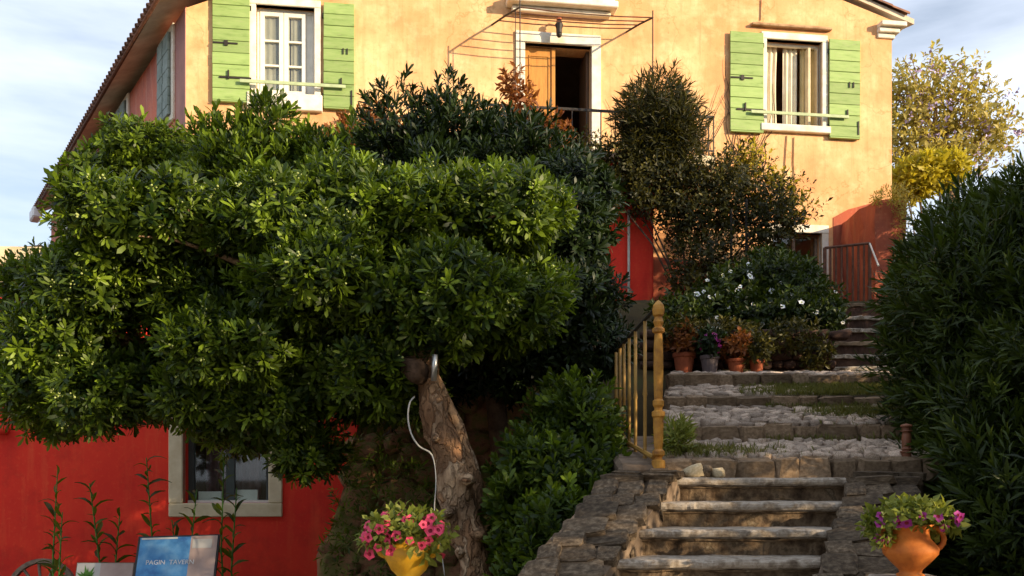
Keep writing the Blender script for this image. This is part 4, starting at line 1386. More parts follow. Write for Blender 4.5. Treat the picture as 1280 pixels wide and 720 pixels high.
np2 = P(1133, 578, 6.62)
rp_ = thing("newel_post", "reddish brown turned post half hidden by the right hedge", "post", np2)
mb = MB(np2); turned_post(mb, np2 - Vector((0, 0, .02)), .30, .042); mb.build("shaft", mat_plain("red_brown_paint", (.20, .075, .035), .55), rp_, smooth=True)
mb = MB(np2); mb.box(np2.x - .1, np2.x + .14, np2.y - .1, np2.y + .14, np2.z - .5, np2.z - .021); mb.build("post_base", M_FLAG, rp_, bevel=.015)

# ------------------------------------------------------------------ mossy retaining wall behind the trunk
mw = thing("mossy_wall", "sloping mossy brown retaining wall between red building and tree trunk", "wall", (-1.2, 9.3, 0))
o_ = mw.location
vv = []; fs = []
NX, NZ = 26, 26
for j in range(NZ + 1):
    z = 3.1 * j / NZ
    for i in range(NX + 1):
        f = i / NX
        x0 = P(397, 720, 9.2).x + (P(446, 530, 9.2).x - P(397, 720, 9.2).x) * (z - .63) / 1.53
        if f < .25:
            x = x0; y = 10.5 - (f / .25) * 1.4 + .1 * z
        else:
            x = x0 + (f - .25) / .75 * 1.75; y = 9.1 + .22 * z - .2 * (f - .25)
        q = Vector((x * 2.2, y * 2.2, z * 2.6))
        w = noise.noise(q) * .10 + noise.noise(q * 2.6) * .06 + noise.noise(q * 6) * .025
        vv.append((x + (w if f < .25 else 0) * 1.0, y + (w if f >= .25 else 0), z))
for j in range(NZ):
    for i in range(NX):
        a = j * (NX + 1) + i
        fs.append((a, a + 1, a + NX + 2, a + NX + 1))
mb = MB(o_); mb.add(vv, fs)
# top and back so it is a solid bank
mb.add([(-1.9, 10.5, 3.08), (.2, 10.5, 3.08), (.2, 9.6, 3.08), (-1.5, 9.6, 3.08)], [(0, 1, 2, 3)])
mb.build("wall_body", M_MOSS, mw, smooth=True)
ms = stones(M_MOSS, "stone", 8, 12, False, .3)
gm = random.Random(8)
for _ in range(85):
    z = gm.uniform(.4, 2.7); f = gm.uniform(.0, 1)
    x0 = P(397, 720, 9.2).x + (P(446, 530, 9.2).x - P(397, 720, 9.2).x) * (z - .63) / 1.53
    sz = gm.uniform(.10, .26)
    put("stone", gm.choice(ms), mw, o_, (x0 + f * 1.3, 9.09 + .22 * z - .15 * f, z), (sz * 1.3, .16, sz), (gm.uniform(-.3, .1), gm.uniform(-.4, .4), gm.uniform(-.3, .3)))
foliage("moss_plants", mw, o_, [lobe(430, 620, 9.2, 12, 60, .15), lobe(470, 600, 9.2, 45, 70, .12), lobe(455, 690, 9.0, 55, 34, .2), lobe(500, 640, 8.9, 40, 70, .2), lobe(425, 560, 9.2, 22, 30, .15)], 380, M_LF1, 6, .075, .016, 20, 80, .03, seed=91, lo=.7)

# ------------------------------------------------------------------ trees
# big foreground pittosporum
tb = P(598, 800, 7.1); tb.z = ground_z(tb.x, tb.y) - .05
t1 = thing("pittosporum_tree", "big round green tree with mottled leaning trunk filling the left foreground", "tree", tb)
mb = MB(tb)
path = spline([tb, P(602, 745, 7.1), P(596, 705, 7.1), P(585, 665, 7.08), P(570, 628, 7.08), P(566, 592, 7.06), P(560, 562, 7.06), P(546, 530, 7.06), P(540, 500, 7.08), P(535, 478, 7.1), P(533, 452, 7.15)], 4)
rr_ = [.25, .175, .150, .142, .146, .136, .110, .098, .094, .09, .09]
mb.tube(path, [rr_[min(10, k // 4)] * (1 - (k % 4) / 4) + rr_[min(10, k // 4 + 1)] * ((k % 4) / 4) for k in range(len(path))], 22, wob=.38, seed=3)
for kx, ky, kr in ((600, 668, .075), (560, 640, .06), (585, 600, .06), (545, 548, .04), (575, 690, .05)):
    mb.tube([P(kx, ky + 6, 6.98), P(kx, ky, 6.93), P(kx + 1, ky - 6, 6.97)], [kr * .5, kr, kr * .5], 9, wob=.5, seed=kx)
mb.tube(spline([P(592, 660, 7.15), P(588, 600, 7.16), P(574, 545, 7.18), P(556, 500, 7.16), P(546, 470, 7.14)]), [.08, .085, .09, .09, .09, .085, .08, .07, .065, .06, .055, .05, .045, .04, .035, .03, .025], 12, wob=.3, seed=8)
mb.build("trunk", M_BARKF, t1, smooth=True)
mb = MB(tb); mb.tube([P(531, 470, 7.1), P(519, 462, 6.98), P(511, 462, 6.93)], [.07, .095, .078], 16, wob=.7, seed=5); mb.build("cut_stub", M_BARKD, t1, smooth=True)
LB1 = [lobe(203, 290, 7.45, 108, 72, .85), lobe(140, 350, 7.8, 66, 66, .7), lobe(82, 435, 8.0, 86, 76, .75), lobe(14, 440, 8.3, 62, 72, .6), lobe(66, 352, 8.1, 56, 56, .6), lobe(30, 385, 8.2, 50, 50, .5), lobe(235, 345, 7.8, 70, 60, .6),
       lobe(270, 400, 7.9, 120, 90, .7), lobe(330, 290, 7.6, 90, 60, .7), lobe(410, 350, 7.2, 92, 82, .8), lobe(450, 265, 7.7, 100, 58, .8), lobe(300, 440, 7.3, 80, 60, .6),
       lobe(560, 280, 7.8, 112, 72, .8), lobe(540, 385, 7.5, 115, 78, .8), lobe(630, 380, 7.9, 72, 78, .7),
       lobe(150, 484, 7.9, 125, 58, .7), lobe(310, 498, 7.7, 120, 62, .7), lobe(430, 470, 7.6, 95, 62, .7), lobe(60, 505, 8.3, 60, 42, .5), lobe(375, 562, 7.7, 44, 34, .3), lobe(655, 265, 7.9, 40, 70, .4)]
limbs(t1, tb, P(531, 458, 7.15), [LB1[k] for k in (0, 2, 5, 6, 8, 9, 10, 12)], .055, M_BARK, 4)
foliage("crown", t1, tb, LB1, 21000, M_LF1, 12, .086, .0205, 18, 80, .06, seed=5, whorls=290, buds=1500, lump=.22, young=.22, lo=.35, hi=1.08, cull=.7, clump=(.46, .34, .75), blunt=True, fill=3000, base_t=(.0, .27))

def small_tree(name, label, base, top, lobes, n, mat, seed, bark=M_BARKD, r=.09, **kw):
    base = Vector(base); t = thing(name, label, "tree" if 'cat' not in kw else kw.pop('cat'), base)
    mb = MB(base); top = Vector(top)
    m = base.lerp(top, .5) + Vector((.08, 0, 0))
    mb.tube([base, base.lerp(m, .5), m, m.lerp(top, .5), top], [r * 1.3, r, r * .9, r * .8, r * .6], 9, wob=.2, seed=seed)
    mb.build("trunk", bark, t, smooth=True)
    limbs(t, base, top, lobes, r * .5, bark, seed)
    foliage("crown", t, base, lobes, n, mat, seed=seed, **kw)
    return t
def gz(x, y): return ground_z(x, y) - .05
b_ = P(180, 215, 12.6); small_tree("evergreen_tree", "bright green shrubby tree showing behind the big tree against the red side wall", (b_.x, 12.6, 4.25), P(180, 215, 12.6),
    [lobe(185, 198, 12.6, 60, 36, .7), lobe(235, 225, 12.5, 50, 32, .6), lobe(138, 228, 12.6, 44, 26, .6)], 1900, M_LF1, 21, nl=9, L=.11, Wd=.032, young=.25, lump=.2, clump=(.36, .30), blunt=True, fill=400)
b_ = P(370, 260, 11.6); small_tree("evergreen_tree", "upright leafy tree below the left green shuttered window", (b_.x, 11.6, 4.25), P(370, 225, 11.6),
    [lobe(290, 210, 11.6, 42, 42, .5), lobe(333, 190, 11.6, 18, 46, .25), lobe(325, 232, 11.5, 80, 36, .6), lobe(395, 222, 11.6, 46, 38, .5), lobe(388, 196, 11.7, 15, 28, .2), lobe(455, 226, 11.7, 46, 38, .5), lobe(266, 188, 11.6, 18, 26, .2)], 2400, M_LF1, 22, nl=10, L=.12, Wd=.03, young=.10, up=.9, e0=10, e1=55, stem=.12, lump=.3, base_t=(.0, .35), clump=(.34, .26, 1.5), blunt=True, fill=500)
b_ = P(590, 300, 10.6); small_tree("evergreen_tree", "dark evergreen tree rising in front of the balcony", (b_.x, 10.6, 2.7), P(590, 300, 10.6),
    [lobe(560, 214, 10.6, 60, 64, .7), lobe(505, 202, 10.6, 34, 52, .4), lobe(558, 160, 10.6, 17, 34, .25), lobe(500, 172, 10.7, 17, 30, .25), lobe(610, 200, 10.6, 46, 46, .5), lobe(640, 230, 10.4, 70, 60, .7), lobe(690, 245, 10.4, 55, 50, .6), lobe(560, 250, 10.3, 90, 50, .7)], 3400, M_LF2, 23, nl=11, L=.105, Wd=.024, young=.03, up=.8, e0=10, e1=60, stem=.10, lump=.28, clump=(.36, .30, 1.3), blunt=True, fill=900)
b_ = P(700, 500, 9.3); small_tree("evergreen_tree", "dark glossy tree with several stems just left of the mustard balustrade", (b_.x, 9.3, gz(b_.x, 9.3)), P(705, 420, 9.3),
    [lobe(700, 310, 9.3, 68, 75, .7), lobe(722, 370, 9.0, 50, 70, .5), lobe(680, 400, 8.9, 84, 62, .7), lobe(640, 440, 8.7, 80, 55, .6), lobe(732, 436, 8.8, 42, 42, .4), lobe(560, 450, 9.0, 75, 60, .5), lobe(480, 480, 9.0, 60, 55, .3), lobe(725, 245, 9.6, 56, 46, .5)], 4800, M_LF2, 24, nl=10, L=.088, Wd=.021, young=.10, lump=.25, r=.10, clump=(.38, .34), blunt=True, fill=1200)
# extra stems of that thicket
for k, (a, b, r, lab) in enumerate((((672, 560, 8.6), (664, 470, 8.7), .075, "brown bare stem left of the dark glossy tree"), ((640, 560, 8.8), (612, 440, 8.9), .10, "thick dark leaning stem behind the mottled trunk"), ((705, 500, 8.9), (700, 455, 9.0), .06, "short pale stem nearest the balustrade in the thicket"))):
    pa, pb = P(*a), P(*b); pa.z = gz(pa.x, pa.y)
    s = thing("bare_stem", lab, "tree stem", pa, 0, "bare stems in the thicket")
    mb = MB(pa); mb.tube([pa, pa.lerp(pb, .5) + Vector((.05, 0, 0)), pb, pb + (pb - pa) * .25], [r * 1.2, r, r * .9, r * .5], 9, wob=.25, seed=k + 40); mb.build("trunk", M_BARK if k != 1 else M_BARKD, s, smooth=True)

# low leafy bush left of the steps
b_ = P(690, 760, 7.0); b_.z = gz(b_.x, b_.y)
bs = thing("leafy_bush", "low bright leafed bush between tree trunk and cobbled ramp", "bush", b_)
LBB = [lobe(720, 540, 7.4, 55, 48, .45), lobe(680, 610, 7.0, 72, 70, .55), lobe(648, 650, 6.9, 32, 75, .4), lobe(740, 600, 7.1, 38, 55, .35), lobe(668, 712, 6.7, 52, 60, .45), lobe(700, 690, 6.4, 50, 50, .35)]
limbs(bs, b_, b_, LBB[:4], .025, M_BARKD, 6, name='stem')
foliage("leaf_mass", bs, b_, LBB, 3000, M_LF1, 9, .075, .024, 15, 65, .07, seed=31, young=.05, up=.7, base_t=(.0, .30), whorls=60, clump=(.26, .22, 1.2), blunt=True, fill=900)

# right hedge
b_ = Vector((4.1, 6.8, 0)); b_.z = gz(4.1, 6.8)
hd = thing("oleander_hedge", "tall dense dark green hedge along the right of the steps", "hedge", b_)
LBH = [lobe(1200, 326, 8.6, 42, 54, .6), lobe(1262, 312, 7.8, 78, 62, .8), lobe(1206, 405, 8.2, 58, 84, .7), lobe(1250, 420, 7.2, 105, 120, .8), lobe(1190, 520, 7.4, 60, 90, .6), lobe(1260, 560, 6.6, 100, 110, .7),
       lobe(1215, 640, 6.6, 66, 90, .55), lobe(1290, 680, 6.0, 110, 110, .6), lobe(1180, 640, 6.9, 38, 60, .4), lobe(1330, 340, 7.2, 110, 106, .8), lobe(1340, 500, 6.4, 110, 140, .8), lobe(1148, 370, 8.9, 26, 48, .4), lobe(1178, 495, 7.2, 40, 60, .4), lobe(1162, 440, 7.6, 30, 46, .4)]
LBH2 = [(np.array([5.0, 4.6, 2.5]), np.array([1.0, 1.1, 2.5])), (np.array([5.2, 3.4, 2.7]), np.array([1.2, 1.0, 2.65])), (np.array([6.0, 5.8, 2.8]), np.array([1.2, 1.2, 2.3])),
        (np.array([6.6, 4.2, 2.8]), np.array([1.3, 1.3, 2.6])), (np.array([6.2, 2.4, 2.7]), np.array([1.3, 1.3, 2.65])), (np.array([5.6, 7.4, 2.8]), np.array([1.1, 1.2, 1.9])), (np.array([7.4, 1.2, 2.5]), np.array([1.4, 1.4, 2.4])), (np.array([6.9, 8.4, 3.6]), np.array([1.2, 1.2, 2.3]))]
limbs(hd, b_, b_, LBH, .05, M_BARKD, 9, name='stem')
foliage("leaf_mass", hd, b_, LBH, 9000, M_LF3, 11, .12, .021, 12, 62, .14, seed=41, young=.05, up=.55, lump=.22, whorls=120, base_t=(.0, .6), clump=(.40, .34, 1.4), fill=2500)
foliage("back_leaf_mass", hd, b_, LBH2, 5600, M_LF3, 9, .17, .04, 12, 62, .16, seed=42, up=.55)

# shading tree beyond the right edge
b_ = Vector((10.2, 12.6, 4.0))
small_tree("evergreen_tree", "broad evergreen standing right of the house behind the hedge", b_, (10.2, 12.6, 5.4),
    [(np.array([9.9, 12.4, 6.2]), np.array([1.7, 1.6, 1.8])), (np.array([10.2, 11.0, 6.2]), np.array([1.8, 1.5, 1.9])), (np.array([9.7, 13.8, 5.8]), np.array([1.4, 1.4, 1.4])), (np.array([10.5, 9.4, 6.0]), np.array([1.8, 1.6, 2.0])), (np.array([10.5, 10.5, 4.2]), np.array([2.2, 3.0, 1.5]))], 4200, M_LF2, 51, nl=9, L=.2, Wd=.06)

# unseen trees added behind the camera to block sky and deepen the shade
for k, (x, y) in enumerate(((-6.5, -6.5), (0, -6), (6, -7))):
    b_ = Vector((x, y, 0))
    small_tree("sky_blocker_tree", ["added sky blocking tree opposite the red wall", "added sky blocking tree straight across from the steps", "added sky blocking tree nearest the hedge"][k], b_, (x, y, 3.2),
        [(np.array([x, y, 6.2]), np.array([3.4, 2.6, 3.4])), (np.array([x + 1.2, y + .6, 8.0]), np.array([2.4, 2.2, 2.2])), (np.array([x - 1.4, y, 7.2]), np.array([2.2, 2.2, 2.4]))], 1500, M_LF2, 300 + k, r=.2, nl=8, L=.42, Wd=.16, stem=.2, lo=.2)

# airy tree right of the house
b_ = P(1180, 260, 24); b_.z = 4.0
at_ = thing("flowering_tree", "airy golden leaved tree with lilac blossom against the sky", "tree", b_)
top = P(1165, 215, 24)
mb = MB(b_); mb.tube([b_, P(1190, 240, 24), P(1178, 205, 24), P(1168, 170, 24), P(1170, 130, 24)], [.22, .17, .13, .09, .04], 9, wob=.15); mb.build("trunk", M_BARK, at_, smooth=True)
g2 = random.Random(3)
LBT = []
for px, py, rx, ry in ((1150, 105, 34, 26), (1195, 110, 34, 24), (1135, 150, 30, 28), (1185, 150, 40, 28), (1230, 145, 30, 24), (1245, 170, 26, 20), (1150, 195, 34, 26), (1205, 190, 40, 26), (1125, 190, 22, 30), (1122, 115, 18, 22)):
    LBT.append(lobe(px, py, 24, rx, ry, .7))
    mb = MB(b_); e = P(px, py, 24 + g2.uniform(-.4, .4)); s = P(1180 - 6, 215 - g2.uniform(0, 50), 24)
    mb.tube([s, s.lerp(e, .5) + Vector((0, 0, -.1)), e], [.06, .04, .015], 5)
    for _ in range(6):
        e2 = e + Vector((g2.uniform(-1, 1) * rx, g2.uniform(-20, 20), g2.uniform(-.4, 1.2) * ry)) * (24 / F_PX)
        mb.tube([s.lerp(e, .7), e2], [.025, .008], 4)
    mb.build("branch", M_BARK, at_, smooth=True)
foliage("crown", at_, b_, LBT, 1080, M_LF5, 5, .17, .075, 30, 110, .2, seed=61, young=.3, lo=.2, hi=1.15, lump=.3, cull=.2)
gq = np.random.default_rng(5)
fl_pts, fl_d, _ = crown_pts(LBT, 260, gq, .7, 1.2)
V, T, ti = rosettes(fl_pts - np.array(b_), fl_d, 5, .10, .06, 20, 90, .1, None, gq)
bo_ = link("blossom", tri_mesh("blossom", V, T, M_LILAC, ti), at_); bo_['kind'] = 'stuff'
b_ = P(1165, 250, 20); b_.z = 4.1
yb = thing("yellow_bush", "bright yellow leaved bush below the airy tree", "bush", b_)
LY = [lobe(1150, 222, 20, 26, 20, .5), lobe(1178, 213, 20, 24, 14, .5), lobe(1132, 232, 20, 18, 14, .4)]
limbs(yb, b_, b_, LY, .03, M_BARKD, 3, name='stem')
foliage("leaf_mass", yb, b_, LY, 700, M_LF6, 6, .16, .07, 20, 80, .1, seed=62)

# climbers on the balcony
def climber(name, label, cat, base, lobes, n, mat, seed, stems=3, **kw):
    base = Vector(base); t = thing(name, label, cat, base)
    limbs(t, base, base, lobes[:stems], .022, M_BARKD, seed, name='stem')
    foliage("leaf_mass", t, base, lobes, n, mat, seed=seed, **kw)
    return t
YB = 15.0
climber("potted_bush", "round spiky dark bush at the right end of the balcony railing", "bush", P(825, 215, YB), [lobe(822, 148, YB, 36, 38, .5), lobe(842, 170, YB, 26, 30, .4), lobe(806, 176, YB, 24, 30, .4)], 2000, M_LF4, 71, 3, nl=7, L=.17, Wd=.020, e0=10, e1=75, stem=.10, young=.02, base_t=(0, .14), lump=.4, jit=.6, hi=1.2, lo=.3)
climber("red_leaved_creeper", "dry red leaved climber winding up the left post of the balcony", "climber", P(660, 215, YB), [lobe(648, 130, YB, 14, 40, .2), lobe(660, 165, YB, 28, 26, .3), lobe(690, 175, YB, 22, 22, .3), lobe(668, 190, YB, 36, 22, .3), lobe(640, 105, YB, 10, 14, .15)], 420, M_LF7, 72, 4, nl=6, L=.12, Wd=.045, e0=20, e1=100, stem=.1, lo=.3)
climber("rust_creeper", "rusty orange creeper low on the yellow wall left of the balcony", "climber", P(460, 190, 15.6), [lobe(450, 165, 15.6, 26, 20, .2), lobe(478, 155, 15.7, 22, 24, .15), lobe(425, 175, 15.6, 18, 14, .2)], 260, M_LF7, 73, 2, nl=6, L=.11, Wd=.04, e0=20, e1=100, stem=.1, lo=.3)
LV = [lobe(735, 205, YB, 48, 20, .35), lobe(785, 215, YB, 50, 26, .4), lobe(830, 228, YB, 46, 24, .4), lobe(790, 248, YB, 45, 20, .4), lobe(845, 255, YB, 40, 26, .4), lobe(885, 225, YB, 36, 24, .35), lobe(925, 230, 14.9, 38, 30, .4), lobe(905, 260, 14.8, 36, 26, .35),
      lobe(970, 262, 14.7, 36, 26, .35), lobe(955, 290, 14.6, 34, 20, .35), lobe(870, 280, 14.8, 28, 24, .35), lobe(890, 325, 14.5, 26, 26, .4), lobe(846, 300, 14.9, 8, 40, .1), lobe(858, 350, 14.4, 16, 34, .25)]
climber("climbing_vine", "tangled dark vine draped along balcony edge and down to the right", "vine", P(860, 395, 14.8), LV, 3700, M_LF4, 74, 14, nl=6, L=.080, Wd=.034, e0=20, e1=100, stem=.14, lo=.2, hi=1.25, lump=.5, young=.14, base_t=(0, .26), cull=.3)
cs = bpy.data.objects["climbing_vine"]; gs = random.Random(21)
for k in range(26):
    x, y = gs.uniform(752, 960), gs.uniform(200, 250)
    pts = []
    dx = gs.uniform(-7, 9)
    for j in range(7):
        u_, z_ = Fp(x, y, .03); w_ = HL + HD * u_ + HN * .03; pts.append(Vector((w_.x, w_.y, z_)))
        x += dx + gs.uniform(-7, 7); y -= gs.uniform(10, 24)
    m_ = MB(cs.location); m_.tube(spline(pts, 3), [.013 * (1 - .75 * q / 18) for q in range(19)], 4); m_.build("bare_stem", M_BARKD, cs)
climber("golden_vine", "yellow green climber at the outer end of the dark vine", "vine", P(975, 330, 14.9), [lobe(968, 240, 15.2, 26, 20, .25), lobe(990, 265, 15.1, 18, 18, .25), lobe(935, 205, 15.2, 22, 16, .2)], 230, M_LF6, 75, 2, nl=6, L=.08, Wd=.04, e0=20, e1=100, stem=.12, lo=.2, hi=1.15, young=0, base_t=(0, .5))
for i, (px, y0, y1) in enumerate(((933, 252, 330), (914, 262, 330))):
    p0, p1 = P(px, y1, 14.5), P(px, y0, 14.5)
    s = thing("iron_stake", ["thin iron stake in the vine nearer the doorway", "thin iron stake in the vine nearer the balcony"][i], "stake", Vector((p0.x, p0.y, 4.0)), 0, "iron stakes in the vine")
    mb = MB(s.location); mb.tube([(p0.x, p0.y, 4.0), p1], .022, 6); mb.build("rod", M_IRON, s)
    mb = MB(s.location); mb.lathe(p1, [(.03, 0), (.03, .03), (.005, .05)], 6); mb.build("finial", M_IRON, s)

# ------------------------------------------------------------------ flowers
def flower_mesh(name, r, mats, petals=5, depth=.25):
    vv = [(0, 0, 0)]; n = petals * 2
    for k in range(n):
        a = 2 * math.pi * k / n; vv.append((math.cos(a) * r * .34, math.sin(a) * r * .34, r * depth * .7))
    for k in range(n):
        a = 2 * math.pi * k / n; rr = r * (1.0 if k % 2 == 0 else .78); vv.append((math.cos(a) * rr, math.sin(a) * rr, r * depth * (1.0 if k % 2 else .75)))
    fs = [(0, 1 + k, 1 + (k + 1) % n) for k in range(n)]
    m = [1] * n
    for k in range(n): fs.append((1 + k, 1 + n + k, 1 + n + (k + 1) % n, 1 + (k + 1) % n)); m.append(0)
    mb = MB(); mb.v = [Vector(v) for v in vv]; mb.f = fs; mb.m = m
    me = bpy.data.meshes.new(name); me.from_pydata([tuple(v) for v in mb.v], [], fs)
    for q in mats: me.materials.append(q)
    me.polygons.foreach_set('material_index', m)
    return me
FL_P = [flower_mesh("flower", .030, [M_PINK, M_THROAT]) for _ in range(1)]
FL_U = flower_mesh("flower", .028, [M_PURPLE, M_THROAT])
FL_W = flower_mesh("flower", .034, [M_WPETAL, M_BUD])
def put_flower(me, parent, off, p, d, s=1.0):
    M = Matrix.Translation(Vector(p) - Vector(off)) @ Vector(d).normalized().to_track_quat('Z', 'Y').to_matrix().to_4x4() @ Matrix.Rotation(rnd.uniform(0, 6), 4, 'Z') @ Matrix.Scale(s, 4)
    link("flower", me, parent, None, M)

# white flowered bush in the bed
b_ = P(950, 395, 12.2); b_.z = 3.4
wb = thing("white_flowered_bush", "dark leafy bush dotted with white flowers above the rubble wall", "bush", b_)
LW = [lobe(955, 366, 12.4, 60, 40, .6), lobe(910, 374, 12.2, 38, 32, .5), lobe(992, 362, 12.6, 34, 32, .4), lobe(965, 336, 12.8, 34, 18, .4), lobe(880, 395, 11.7, 50, 24, .4), lobe(960, 397, 11.6, 70, 22, .4), lobe(1020, 400, 11.7, 30, 22, .35), lobe(845, 398, 11.6, 26, 22, .3), lobe(1005, 385, 12.0, 40, 30, .4)]
limbs(wb, b_, b_, LW[:5], .02, M_BARKD, 5, name='stem')
foliage("leaf_mass", wb, b_, LW, 3000, M_LF3, 7, .085, .038, 20, 90, .06, seed=76, young=.10, base_t=(.0, .35), lump=.3)
foliage("hanging_leaves", wb, b_, [lobe(985, 420, 10.85, 40, 14, .15), lobe(905, 416, 10.9, 40, 10, .15), lobe(850, 412, 10.85, 22, 12, .15), lobe(1020, 440, 10.82, 16, 18, .12)], 420, M_LF4, 6, .07, .028, 20, 100, .06, seed=78, up=-.2)
gq = np.random.default_rng(15)
fp, fd, _ = crown_pts(LW, 400, gq, .98, 1.05)
k = 0
for p, d in zip(fp, fd):
    if d[1] < -.1 and k < 75:
        put_flower(FL_W, wb, b_, p, (d[0] * .5, -1, d[2] * .4 + .3), float(gq.uniform(.8, 1.5))); k += 1

# pots on the ledge under the wall
def pot_prof(r, h): return [(r * .62, 0), (r * .7, .02 * h), (r * .93, .78 * h), (r * 1.02, .80 * h), (r * 1.05, .98 * h), (r * .98, h), (r * .88, h), (r * .86, .8 * h), (.001, .78 * h)]
for px, py, r, h, m, lab, leafm, fl, n in ((887, 466, .11, .21, M_GPOT, "grey flower pot with purple flowers at the left of the pot row", M_LF2, FL_U, 16), (920, 468, .105, .17, M_TERRA, "red terracotta flower pot second in the row", M_LF7, None, 0), (946, 471, .085, .16, M_TERRA, "smaller terracotta pot with a green plant at the right of the row", M_LF4, None, 0), (855, 462, .13, .24, M_TERRA, "brown planter with dry plants behind the newel post", M_LF7, None, 0)):
    Y = 10.62 if px != 855 else 10.75
    p = P(px, py, Y); p.z = path_z(Y) + .0
    t = thing("flower_pot", lab, "flower pot", p, 0, "pots along the rubble wall")
    mb = MB(p); mb.lathe(p, pot_prof(r, h), 18); mb.build("pot", m, t, smooth=False)
    c = np.array(p + Vector((0, 0, h + .13)))
    lb = [(c, np.array([.15, .13, .15]))]
    foliage("leaf_mass", t, p, lb, 110, leafm, 6, .07, .03, 20, 90, .04, seed=int(px), lo=.2, young=.2)
    if fl:
        for _ in range(n):
            d = Vector((rnd.uniform(-1, 1), -abs(rnd.gauss(.7, .3)), rnd.uniform(-.3, 1))).normalized(); put_flower(fl, t, p, Vector(c) + Vector((d.x * .15, d.y * .13, d.z * .15)), d, .9)
# marble slab edge seen above the pots
p = P(885, 422, 10.85); mb = MB(); mb.box(-.16, .18, -.10, .10, -.03, .02)
o = mb.build("stone_slab", M_TRIM, bevel=.01); o.location = (p.x, 10.98, 3.395); tag(o, "small white stone slab lying on the rubble wall above the grey pot", "slab")

# urn pots in the foreground, each on its pedestal
def pedestal(c, zt, lab):
    t = thing("pedestal", lab, "pedestal", (c.x, c.y, 0)); o = t.location
    mb = MB(o); mb.box(c.x - .13, c.x + .13, c.y - .13, c.y + .13, -.05, zt - .06); mb.build("shaft", M_KERB, t, bevel=.015)
    mb = MB(o); mb.box(c.x - .17, c.x + .17, c.y - .17, c.y + .17, zt - .058, zt); mb.build("cap", M_TREAD, t, bevel=.015)
def handle(mb, c, r0, z0, z1, ang, out, rad=.014):
    d = Vector((math.cos(ang), math.sin(ang), 0))
    pts = []
    for k in range(9):
        a = math.pi * k / 8 - math.pi / 2
        pts.append(c + d * (r0 + out * math.cos(a)) + Vector((0, 0, (z0 + z1) / 2 + (z1 - z0) / 2 * math.sin(a))))
    mb.tube(pts, rad, 8)
def petunias(t, c, off, lobes, nleaf, flowers, n, seed, R_):
    foliage("leaf_mass", t, off, lobes, nleaf, M_LF8, 6, .048, .026, 20, 95, .04, seed=seed, lo=.3, young=.25, lump=.3)
    gg = np.random.default_rng(seed + 1)
    p, d, _ = crown_pts(lobes, n * 6, gg, 1.08, 1.3, 0, .3)
    k = 0
    for a, b in zip(p, d):
        if b[1] < .15 and k < n:
            put_flower(flowers, t, off, a, (b[0] * .8, b[1] - .55, b[2] * .6 + .1), float(gg.uniform(.85, 1.2))); k += 1
# yellow bowl pot
c = P(511, 716, 5.0); zt = c.z - .06
pedestal(c, zt, "stone pedestal under the yellow pot"); c.z = zt + .001
t = thing("yellow_pot", "glossy yellow handled pot full of pink petunias before the tree trunk", "flower pot", c)
mb = MB(c); mb.lathe(c, [(.06, 0), (.065, .012), (.05, .03), (.095, .075), (.128, .14), (.134, .18), (.118, .215), (.105, .235), (.112, .25), (.10, .25), (.095, .235), (.001, .22)], 28); mb.build("body", M_YPOT, t, smooth=True)
for ang in (R(190), R(-15)):
    mb = MB(c); handle(mb, c, .118, .15, .25, ang, .05); mb.build("handle", M_YPOT, t, smooth=True)
petunias(t, c, c, [lobe(512, 665, 5.0, 36, 18, .15), lobe(482, 672, 4.98, 20, 20, .11), lobe(541, 670, 4.98, 20, 20, .11), lobe(500, 657, 4.97, 28, 13, .12)], 250, FL_P[0], 52, 201, .2)
# orange amphora
c = P(1138, 721, 4.85); zt = c.z
pedestal(c, zt, "stone pedestal under the orange urn"); c.z = zt + .001
t = thing("orange_urn", "orange clay urn with two handles and purple flowers before the right hedge", "flower pot", c)
mb = MB(c); mb.lathe(c, [(r_ * 1.04, z_ * 1.1) for r_, z_ in [(.066, 0), (.068, .012), (.052, .02), (.058, .035), (.10, .075), (.132, .11), (.136, .135), (.118, .16), (.094, .185), (.088, .215), (.10, .24), (.112, .252), (.10, .252), (.085, .235), (.001, .225)]], 28); mb.build("body", M_ORANGE, t, smooth=True)
for ang in (R(188), R(-8)):
    mb = MB(c); handle(mb, c, .104, .14, .26, ang, .064, .015); mb.build("handle", M_ORANGE, t, smooth=True)
petunias(t, c, c, [lobe(1138, 645, 4.85, 44, 9, .15), lobe(1100, 660, 4.85, 12, 13, .08), lobe(1176, 652, 4.85, 14, 9, .08)], 200, FL_U, 16, 211, .2)

# small fern plant by the newel post
p = P(846, 575, 6.72); p.z = path_z(6.72) - .01
t = thing("small_fern", "small fresh green plant at the foot of the newel post", "plant", p)
lb = [lobe(846, 552, 6.72, 13, 22, .1)]
foliage("fronds", t, p, lb, 130, M_LF8, 6, .075, .012, 15, 80, .05, seed=221, lo=.1, young=.1, up=.8)

# ------------------------------------------------------------------ lily stalks before the red wall
lf = MB()
def long_leaf(L, w, dr):
    mb = MB(); vv = []; fs = []
    for k, (f, ww) in enumerate(((0, .3), (.25, .9), (.55, 1.0), (.8, .6), (1, .02))):
        z = .25 * L * math.sin(f * 2.2) - dr * L * f * f
        vv += [(f * L, -w * ww / 2, z + .1 * w), (f * L, 0, z - .1 * w), (f * L, w * ww / 2, z + .1 * w)]
    for k in range(4):
        a = k * 3; fs += [(a, a + 1, a + 4, a + 3), (a + 1, a + 2, a + 5, a + 4)]
    mb.add(vv, fs)
    me = mb.mesh("leaf", M_LF1, smooth=True)
    at = me.attributes.new("tint", 'FLOAT', 'POINT'); at.data.foreach_set('value', [rnd.uniform(.12, .5)] * len(me.vertices))
    return me
LL = [long_leaf(.22, .046, .35), long_leaf(.19, .042, .15), long_leaf(.25, .046, .6), long_leaf(.15, .038, .1)]
